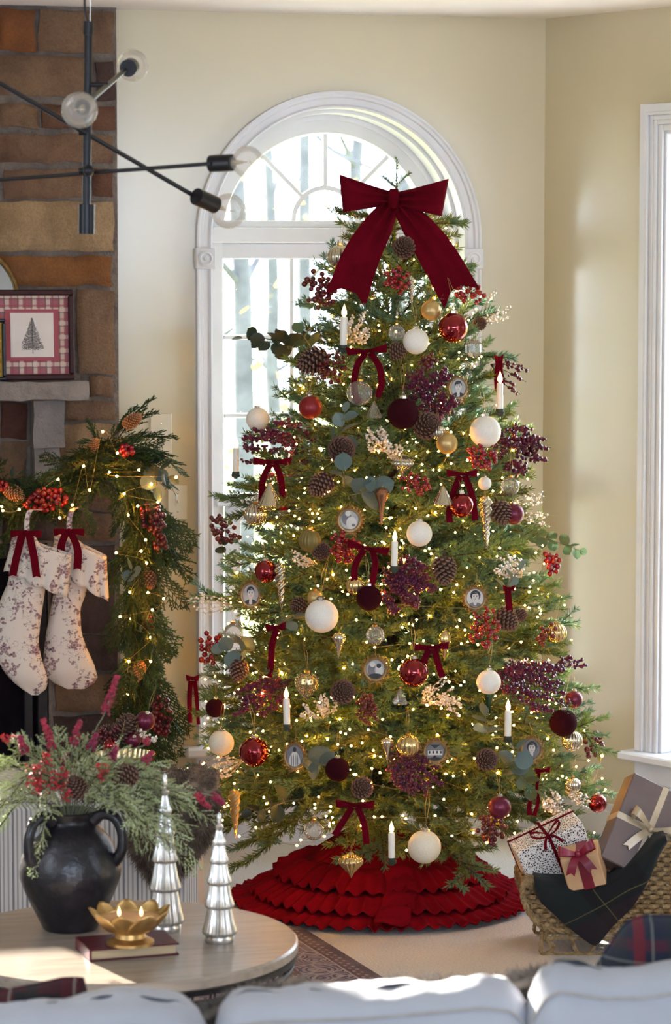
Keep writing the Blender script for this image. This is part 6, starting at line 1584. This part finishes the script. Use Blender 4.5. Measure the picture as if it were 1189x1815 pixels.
gp = MB(); gp.add([(x, .004, z) for x, y, z in path], [tuple(range(len(path)))]); gp.build('glass', MIR, t, smooth=False, M=M0)

# ------------------------------------------------------------------ garland
GD = 8.72
gp_ = [(-90, 872), (-30, 868), (20, 872), (62, 876), (100, 862), (140, 836), (180, 812), (212, 800), (240, 830), (250, 890), (246, 960), (238, 1030), (246, 1100), (252, 1170), (248, 1240), (246, 1300)]
gl = curve([at(x, y, GD) for x, y in gp_], 120)
GA = thing('mantel_garland', 'cedar garland with pinecones and lights hung under the mantel and down the wall', 'garland', (0, 0, 0))
MB().tube(gl, .006, 6).build('stem', BARK, GA)
gr = random.Random(31)
for i in range(230):
    u = gr.random(); q = gl[int(u * 119)]; tg = (gl[min(119, int(u * 119) + 2)] - gl[max(0, int(u * 119) - 2)]).normalized()
    vert = u > .50
    if vert: d = Vector((gr.gauss(.12, .62), -.35 + gr.gauss(0, .35), -1.0 + gr.gauss(0, .3)))
    else: d = tg * gr.choice((-1, 1, 1)) * 1.0 + Vector((gr.gauss(0, .3), -.4, gr.gauss(-.25, .45)))
    obj('frond', gr.choice(FG), GA, M=Matrix.Translation(q + Vector((gr.uniform(-.02, .02), gr.uniform(-.04, .01), gr.uniform(-.02, .02)))) @ orient(d.normalized(), gr.uniform(-1.2, 1.2)) @ Matrix.Scale(gr.uniform(.75, 1.3) * (1.1 if vert else .85), 4))
for x, y, dx, dz, s_ in ((205, 770, .75, 1.0, 1.15), (195, 780, .55, 1.0, .95), (212, 772, .9, .9, .8), (215, 780, 1, .35, .95), (235, 790, 1, -.25, 1.05), (240, 800, .9, -.7, 1.05), (240, 795, 1.0, .0, .8), (180, 800, -.2, .8, .8), (250, 1150, .55, -1, .9), (240, 960, -.8, -.6, .8), (225, 820, -1, -.2, .9)):
    obj('frond', gr.choice(FG), GA, M=Matrix.Translation(at(x, y, GD - .03)) @ orient(Vector((dx, -.15, dz)).normalized(), gr.uniform(-.5, .5)) @ Matrix.Scale(s_, 4))
def gcone(x, y, r, ang, mesh, m_=None, D=GD - .08):
    d = Vector((math.cos(math.radians(ang)), -.25, math.sin(math.radians(ang))))
    obj('pinecone', mesh, GA, M=Matrix.Translation(at(x, y, D)) @ d.to_track_quat('Z', 'Y').to_matrix().to_4x4() @ Matrix.Scale(r * px(D), 4) @ Matrix.Translation((0, 0, -1.3)))
for a in ((246, 1187, 13, 255, CONEOM), (232, 748, 13, 35, CONEOM), (163, 794, 11, 60, CONEOM), (264, 1030, 15, 290, CONEM[0]), (22, 872, 14, -30, CONEOM)): gcone(*a)
for x, y, w, h, n, br, m_, ang in ((80, 886, 80, 40, 56, 5.2, REDB, 100), (224, 799, 28, 18, 12, 5, REDB, 90), (270, 918, 44, 62, 44, 4.8, REDB2, 100), (284, 962, 22, 34, 14, 5, REDB2, 90), (262, 1103, 18, 26, 14, 4, REDB, 90), (286, 1270, 36, 72, 38, 5.4, REDB2, 90), (5, 860, 20, 16, 8, 5, REDB, 90)):
    berries(x, y, w, h, None, n, m_, br, ang, name='berry_cluster', D=GD - .09, parent=GA)
for x, y, ang, L, n, lr, col in ((280, 830, -30, 60, 6, 13, 'd'), (275, 845, -80, 50, 5, 13, 'b'), (238, 1027, 100, 46, 6, 12, 'b'), (250, 1120, 0, 26, 3, 8, 'b'), (304, 862, -60, 30, 3, 8, 'b'), (25, 845, 30, 30, 3, 11, 'd')):
    eucalyptus(x, y, ang, L, None, n, lr, col, D=GD - .09, parent=GA, name='eucalyptus')
gb_ = MB().sphere((0, 0, 0), .0036, 8, 6).mesh('light_bulb', BULB); wp = []
for x, y in ((3, 898), (5, 905), (34, 903), (103, 850), (148, 826), (106, 918), (128, 895), (182, 765), (208, 803), (194, 837), (207, 844), (159, 869), (246, 833), (220, 875), (268, 858), (244, 897), (227, 913), (280, 890), (206, 980), (250, 977), (260, 998), (230, 1050), (213, 1093), (232, 1097), (290, 1061), (270, 1081), (258, 957), (228, 1172), (267, 1172), (226, 1231), (262, 1050), (267, 1130), (312, 846)):
    q = at(x, y, GD - .115); wp.append(q); obj('light_bulb', gb_, GA, loc=q)
wp.sort(key=lambda q: (q.x if q.x < at(195, 800, GD).x else 9 - q.z)); MB().tube(curve(wp, 240), .0004, 4).build('light_wire', THREAD, GA)

# ------------------------------------------------------------------ stockings
STK = bpy.data.materials.new('floral_linen'); STK.use_nodes = True; t = NT(STK); bs = t.n['Principled BSDF']; tcn = t.new('ShaderNodeTexCoord'); O = tcn.outputs['Object']
mp = t.new('ShaderNodeMapping'); mp.inputs['Scale'].default_value = (1, .0, 1); t.link(O, mp.inputs[0]); O = mp.outputs[0]
big = t.noise(O, 13, 2)
def blooms(scale, rad_, pet, thr, dx):
    mp2 = t.new('ShaderNodeMapping'); mp2.inputs['Location'].default_value = (dx, 0, dx * .7); t.link(O, mp2.inputs[0]); q = mp2.outputs[0]
    vor = t.new('ShaderNodeTexVoronoi'); vor.inputs['Scale'].default_value = scale; t.link(q, vor.inputs['Vector'])
    df = t.new('ShaderNodeVectorMath', operation='SUBTRACT'); t.link(q, df.inputs[0]); t.link(vor.outputs['Position'], df.inputs[1])
    sx = t.new('ShaderNodeSeparateXYZ'); t.link(df.outputs[0], sx.inputs[0]); cs = t.new('ShaderNodeSeparateXYZ'); t.link(vor.outputs['Color'], cs.inputs[0])
    th = t.math('ADD', t.math('ARCTAN2', sx.outputs[2], sx.outputs[0]), t.math('MULTIPLY', cs.outputs[1], 6.28)); r = vor.outputs['Distance']
    edge = t.math('MULTIPLY_ADD', t.math('COSINE', t.math('MULTIPLY', th, pet)), rad_ * .42, rad_)
    keep = t.math('MULTIPLY', t.math('GREATER_THAN', cs.outputs[0], thr), t.math('GREATER_THAN', big, .44))
    return t.math('MULTIPLY', t.math('LESS_THAN', r, edge), keep), r
f1, r1 = blooms(21, .33, 5, .40, 0); f2, r2 = blooms(36, .29, 3, .30, .37); f3, r3 = blooms(52, .28, 2, .40, .71)
ln_ = t.math('LESS_THAN', t.math('ABSOLUTE', t.math('SUBTRACT', t.noise(O, 34, 2, .5, 1.4), .5)), .010); st = t.math('MULTIPLY', ln_, t.math('GREATER_THAN', big, .46))
c = t.mix(t.math('MULTIPLY', st, .7), '#ddd2c8', '#6a5560'); c = t.mix(t.math('MULTIPLY', f3, .7), c, '#6d4a58'); c = t.mix(t.math('MULTIPLY', f2, .75), c, '#6b3348')
c = t.mix(t.math('MULTIPLY', f1, .75), c, t.mix(t.math('GREATER_THAN', t.math('SINE', t.math('MULTIPLY', r1, 38)), .0), '#a97f8c', '#5c1f36'))
t.link(c, bs.inputs['Base Color']); bs.inputs['Roughness'].default_value = .9
LIN = mat('stocking_lining', '#a89a84', .9, col2='#9c8e78', scale=20)
def stocking(lab, leg, cuff, D, hang, bw, deep=.035, open_=None):
    x0, y0 = hang[0][:2]; t = thing('christmas_stocking', lab, 'stocking', at(x0, y0, D)); off = t.location
    mb = MB(); G = []; rows_ = 26; ys = [r[0] for r in leg]
    for i in range(rows_ + 1):
        y = lerp(ys[0], ys[-1], i / rows_); xl, xr = interp(leg, y); row = []; xc, hw = (xl + xr) / 2, (xr - xl) / 2
        th = deep * min(1, hw / 30) * (1 if i < rows_ - 3 else (rows_ - i + .3) / 3.3)
        for j in range(24):
            a = 2 * math.pi * j / 24; p = at(xc - hw * math.cos(a), y, D); row.append(p + Vector((0, -math.copysign(abs(math.sin(a)) ** .8, math.sin(a)) * th + .003 * math.sin(y * .11 + j), 0)) - off)
        G.append(row)
    mb.grid(G, closed_u=True); mb.add(G[-1], [tuple(range(24))]); mb.build('boot', STK, t, smooth='all')
    mb = MB(); G = []
    for i in range(11):
        v = i / 10; row = []; 
        for j in range(60):
            a = 2 * math.pi * j / 60; u = (1 - math.cos(a)) / 2
            l0, l1 = cuff['top'], cuff['bot']; pu = [lerp(l0[0][q], l0[1][q], u) for q in (0, 1)]; pb = [lerp(l1[0][q], l1[1][q], u) for q in (0, 1)]
            x, y = lerp(pu[0], pb[0], v), lerp(pu[1], pb[1], v) + 2.5 * v * math.sin(a * 9)
            row.append(at(x, y, D) + Vector((2.5 * v * math.cos(a * 11) * px(D), -math.copysign(abs(math.sin(a)) ** .8, math.sin(a)) * (deep * 1.12 + .010 * v) + .008 * v * math.sin(a * 11), 0)) - off)
        G.append(row)
    mb.grid(G, closed_u=True); o = mb.build('ruffle_cuff', STK, t, smooth='all'); sm = o.modifiers.new('t', 'SOLIDIFY'); sm.thickness = .002
    # pale lining showing in the open mouth
    mb = MB(); l0 = cuff['top']; mb.add([at(lerp(l0[0][0], l0[1][0], (1 - math.cos(a)) / 2), lerp(l0[0][1], l0[1][1], (1 - math.cos(a)) / 2) + 4, D) + Vector((0, -math.sin(a) * deep * 1.05, 0)) - off for a in np.arange(0, 6.28, .2618)], [tuple(range(24))]); mb.build('lining', LIN, t)
    lp = curve([at(x, y, D) - off + Vector((0, dy, 0)) for x, y, dy in hang], 16); MB().ribbon(lp, [Vector((4.5, 0, 0)) * px(D)] * 16, .0014).build('hanging_loop', STK, t)
    x, y, w, h, tl = bw
    D2 = D - deep - .02; p0 = at(x, y, D2); bw_ = obj('bow', None, t, loc=p0 - off); sbow(bw_, x, y, w, h, tl, D2)
    return t
def sbow(par, x, y, w, h, tails, D):
    s_ = px(D)
    for sg in (-1, 1):
        P = []; Wv = []
        for i in range(19):
            a = i / 18 * 2 * math.pi; f = (1 - math.cos(a)) / 2; P.append(Vector((sg * w / 2 * s_ * f ** .7, -math.sin(a) * w * .12 * s_, -.05 * w * s_ * f))); Wv.append(Vector((0, 0, h * .5 * s_ * (.5 + .5 * f))))
        MB().ribbon(P, Wv, .0014, K=3).build('loop', VELVET, par)
    MB().sphere((0, -.004, 0), h * .4 * s_, 10, 7).build('knot', VELVET, par)
    for tl in tails:
        c = curve([Vector(((a - x) * s_, -.006 - .002 * i, (y - b) * s_)) for i, (a, b) in enumerate(tl)], 10); MB().ribbon(c, [Vector((7 * s_, 0, 0))] * 10, .0014, K=3, notch=.004).build('tail', VELVET, par)
stocking('right floral linen stocking with velvet bow hanging from the garland', [(950, 97, 128), (965, 98, 150), (1000, 97, 160), (1050, 95, 153), (1080, 90, 142), (1120, 82, 144), (1150, 78, 154), (1180, 76, 168), (1200, 82, 173), (1213, 98, 166), (1221, 118, 150)],
         dict(top=((98, 945), (188, 986)), bot=((92, 1000), (191, 1064))), 8.60, [(134, 902, .06), (128, 905, .0), (123, 922, 0), (123, 946, 0)], (122, 941, 54, 13, [[(118, 943), (110, 962), (108, 980)], [(126, 943), (138, 975), (137, 1010)]]))
stocking('left floral linen stocking with velvet bow hanging from the garland', [(950, 22, 62), (975, 16, 76), (1005, 17, 88), (1030, 15, 82), (1060, 2, 78), (1100, -12, 72), (1140, -14, 68), (1170, -4, 74), (1195, 10, 83), (1215, 30, 85), (1226, 46, 79), (1232, 56, 68)],
         dict(top=((24, 950), (126, 984)), bot=((8, 1010), (118, 1056))), 8.50, [(65, 908, .08), (54, 905, .0), (48, 922, 0), (48, 946, 0)], (46, 944, 54, 13, [[(40, 946), (30, 985), (22, 1022)], [(52, 946), (60, 985), (65, 1024)]]))
# ------------------------------------------------------------------ switch plates
SWP = mat('almond_plate', '#ddd3bb', .4, col2='#d8cdb4', scale=8)
for x0, x1, y0, y1, lab in ((266, 304, 733, 803, 'almond light switch plate beside the window casing'), (297, 331, 860, 921, 'lower almond switch plate behind the garland')):
    c0, c1 = on_plane(x0, y1, wall(0, 0, 0), WN), on_plane(x1, y0, wall(0, 0, 0), WN); u0, u1 = (c0 - WO).dot(WD), (c1 - WO).dot(WD); w, h = u1 - u0, c1.z - c0.z
    m4 = M_wall((u0 + u1) / 2, (c0.z + c1.z) / 2, 0); t = thing('switch_plate', lab, 'switch'); t.matrix_world = m4
    MB().box((0, -.003, 0), (w, .006, h), bev=.002).build('plate', SWP, t); sl = MB().box((0, -.0065, 0), (.011, .002, .025)).build('slot', SWP, t)
    MB().box((0, -.011, .003), (.007, .012, .009), bev=.002).build('toggle', SWP, t)
    for z in (-.03, .03): MB().lathe([(0, 0), (.003, 0), (.003, .0015), (0, .0015)], 8).build('screw', SILVER, t, M=Matrix.Translation((0, -.006, z)) @ Matrix.Rotation(math.pi / 2, 4, 'X'))

# ------------------------------------------------------------------ ceiling light
PD = 6.1
rp = at(155, 220, PD)
CH_ = thing('chandelier', 'black mobile chandelier with clear globe bulbs hanging at the upper left', 'chandelier', rp)
def L_(x, y, D=PD): return at(x, y, D) - rp
BG = glass_mat('clear_bulb_glass', tint='#fdfaf7', refl=.45, milky=.22, milk='#f0e8de'); FIL = mat('filament_stem', '#c9b98f', .4, .5, col2='#b39f70', scale=40)
GUN = mat('brushed_gunmetal', '#161518', .35, .5, col2='#1f1e21', scale=40)
k = px(PD)
MB().tube([L_(157, 38), L_(153, 365)], 7.5 * k, 12).build('rod', GUN, CH_); MB().tube([L_(153.5, 362), L_(153, 415)], 14.5 * k, 20).build('socket', GUN, CH_)
MB().tube(curve([L_(157, 42), L_(152, 28), L_(150, 8), L_(150, -60)], 14), 2.2 * k, 6).build('cord', BLACK, CH_); MB().tube([L_(160, 45), L_(161, -60)], .7 * k, 4).build('wire', SILVER, CH_)
MB().tube([L_(157, 38), L_(156, 62)], 9 * k, 12).build('cap', GUN, CH_)
def arm(a, Da, b, Db, r=4.2, m=BLACK, ends=(1, 1), names='arm'):
    p, q = L_(*a, Da), L_(*b, Db); MB().tube([p, q], r * k, 10).build(names, m, CH_)
def globe_bulb(x, y, D, r, fx, fy, fD, sock=20):
    """socket and bulb: the bulb's centre is at x,y; the arm arrives from fx,fy"""
    c = L_(x, y, D); f = L_(fx, fy, fD); d = (c - f).normalized(); kk = px(D); R_ = r * kk
    so = MB(); so.tube([c - d * R_ * 2.7, c - d * R_ * 1.12], 15 * kk, 20); s0 = so.build('socket', BLACK, CH_)
    M_ = Matrix.Translation(c) @ d.to_track_quat('Z', 'Y').to_matrix().to_4x4() @ Matrix.Scale(R_, 4)
    prof = [(0, 1)] + [(math.sin(a), math.cos(a)) for a in np.linspace(.15, 2.55, 16)] + [(.40, -1.0), (.38, -1.2)]
    b = MB().lathe(prof[::-1], 32).build('bulb', BG, s0, smooth='all'); b.matrix_basis = M_
    fl_ = MB(); fl_.lathe([(.16, -1.15), (.12, -.5), (.05, -.3), (0, -.28)], 10); fl_.tube([(-.3, 0, .1), (-.1, 0, -.35), (.1, 0, -.35), (.3, 0, .1)], .02, 5); fl_.tube(curve([(-.3, 0, .1), (-.12, .1, .3), (0, 0, .1), (.12, -.1, .3), (.3, 0, .1)], 16), .018, 5); f_ = fl_.build('filament', FIL, s0); f_.matrix_basis = M_
arm((-160, 55), 5.8, (352, 352), 6.3); globe_bulb(405, 374, 6.35, 31, 352, 350, 6.28)
arm((-200, 334), 6.35, (375, 290), 5.95, 3.6); globe_bulb(439, 287, 5.93, 28, 375, 290, 5.97)
arm((146, 190), 5.80, (222, 124), 6.36, 4.6, GUN); globe_bulb(141, 195, 5.74, 32, 222, 124, 6.36); globe_bulb(235, 116, 6.46, 28, 222, 124, 6.30)
for x0, y0, x1, y1, r in ((150, 150, 192, 150, 4.5), (140, 232, 157, 232, 8)): MB().tube([L_(x0, y0), L_(x1, y1)], r * k, 12).build('clamp', BLACK, CH_)
MB().tube([L_(140, 303), L_(162, 302)], 6 * k, 12).build('clamp', GUN, CH_); MB().sphere(L_(157, 302, PD - .03), 10 * k, 14, 10).build('joint', BLACK, CH_)
MB().lathe([(0, 0), (.06, 0), (.06, -.02), (0, -.025)], 24).build('canopy', BLACK, CH_, loc=Vector((L_(152, -60).x, 0, ZC - rp.z)))
MB().tube([L_(150, -60), Vector((L_(150, -60).x, 0, ZC - rp.z))], 2.2 * k, 6).build('cord', BLACK, CH_)
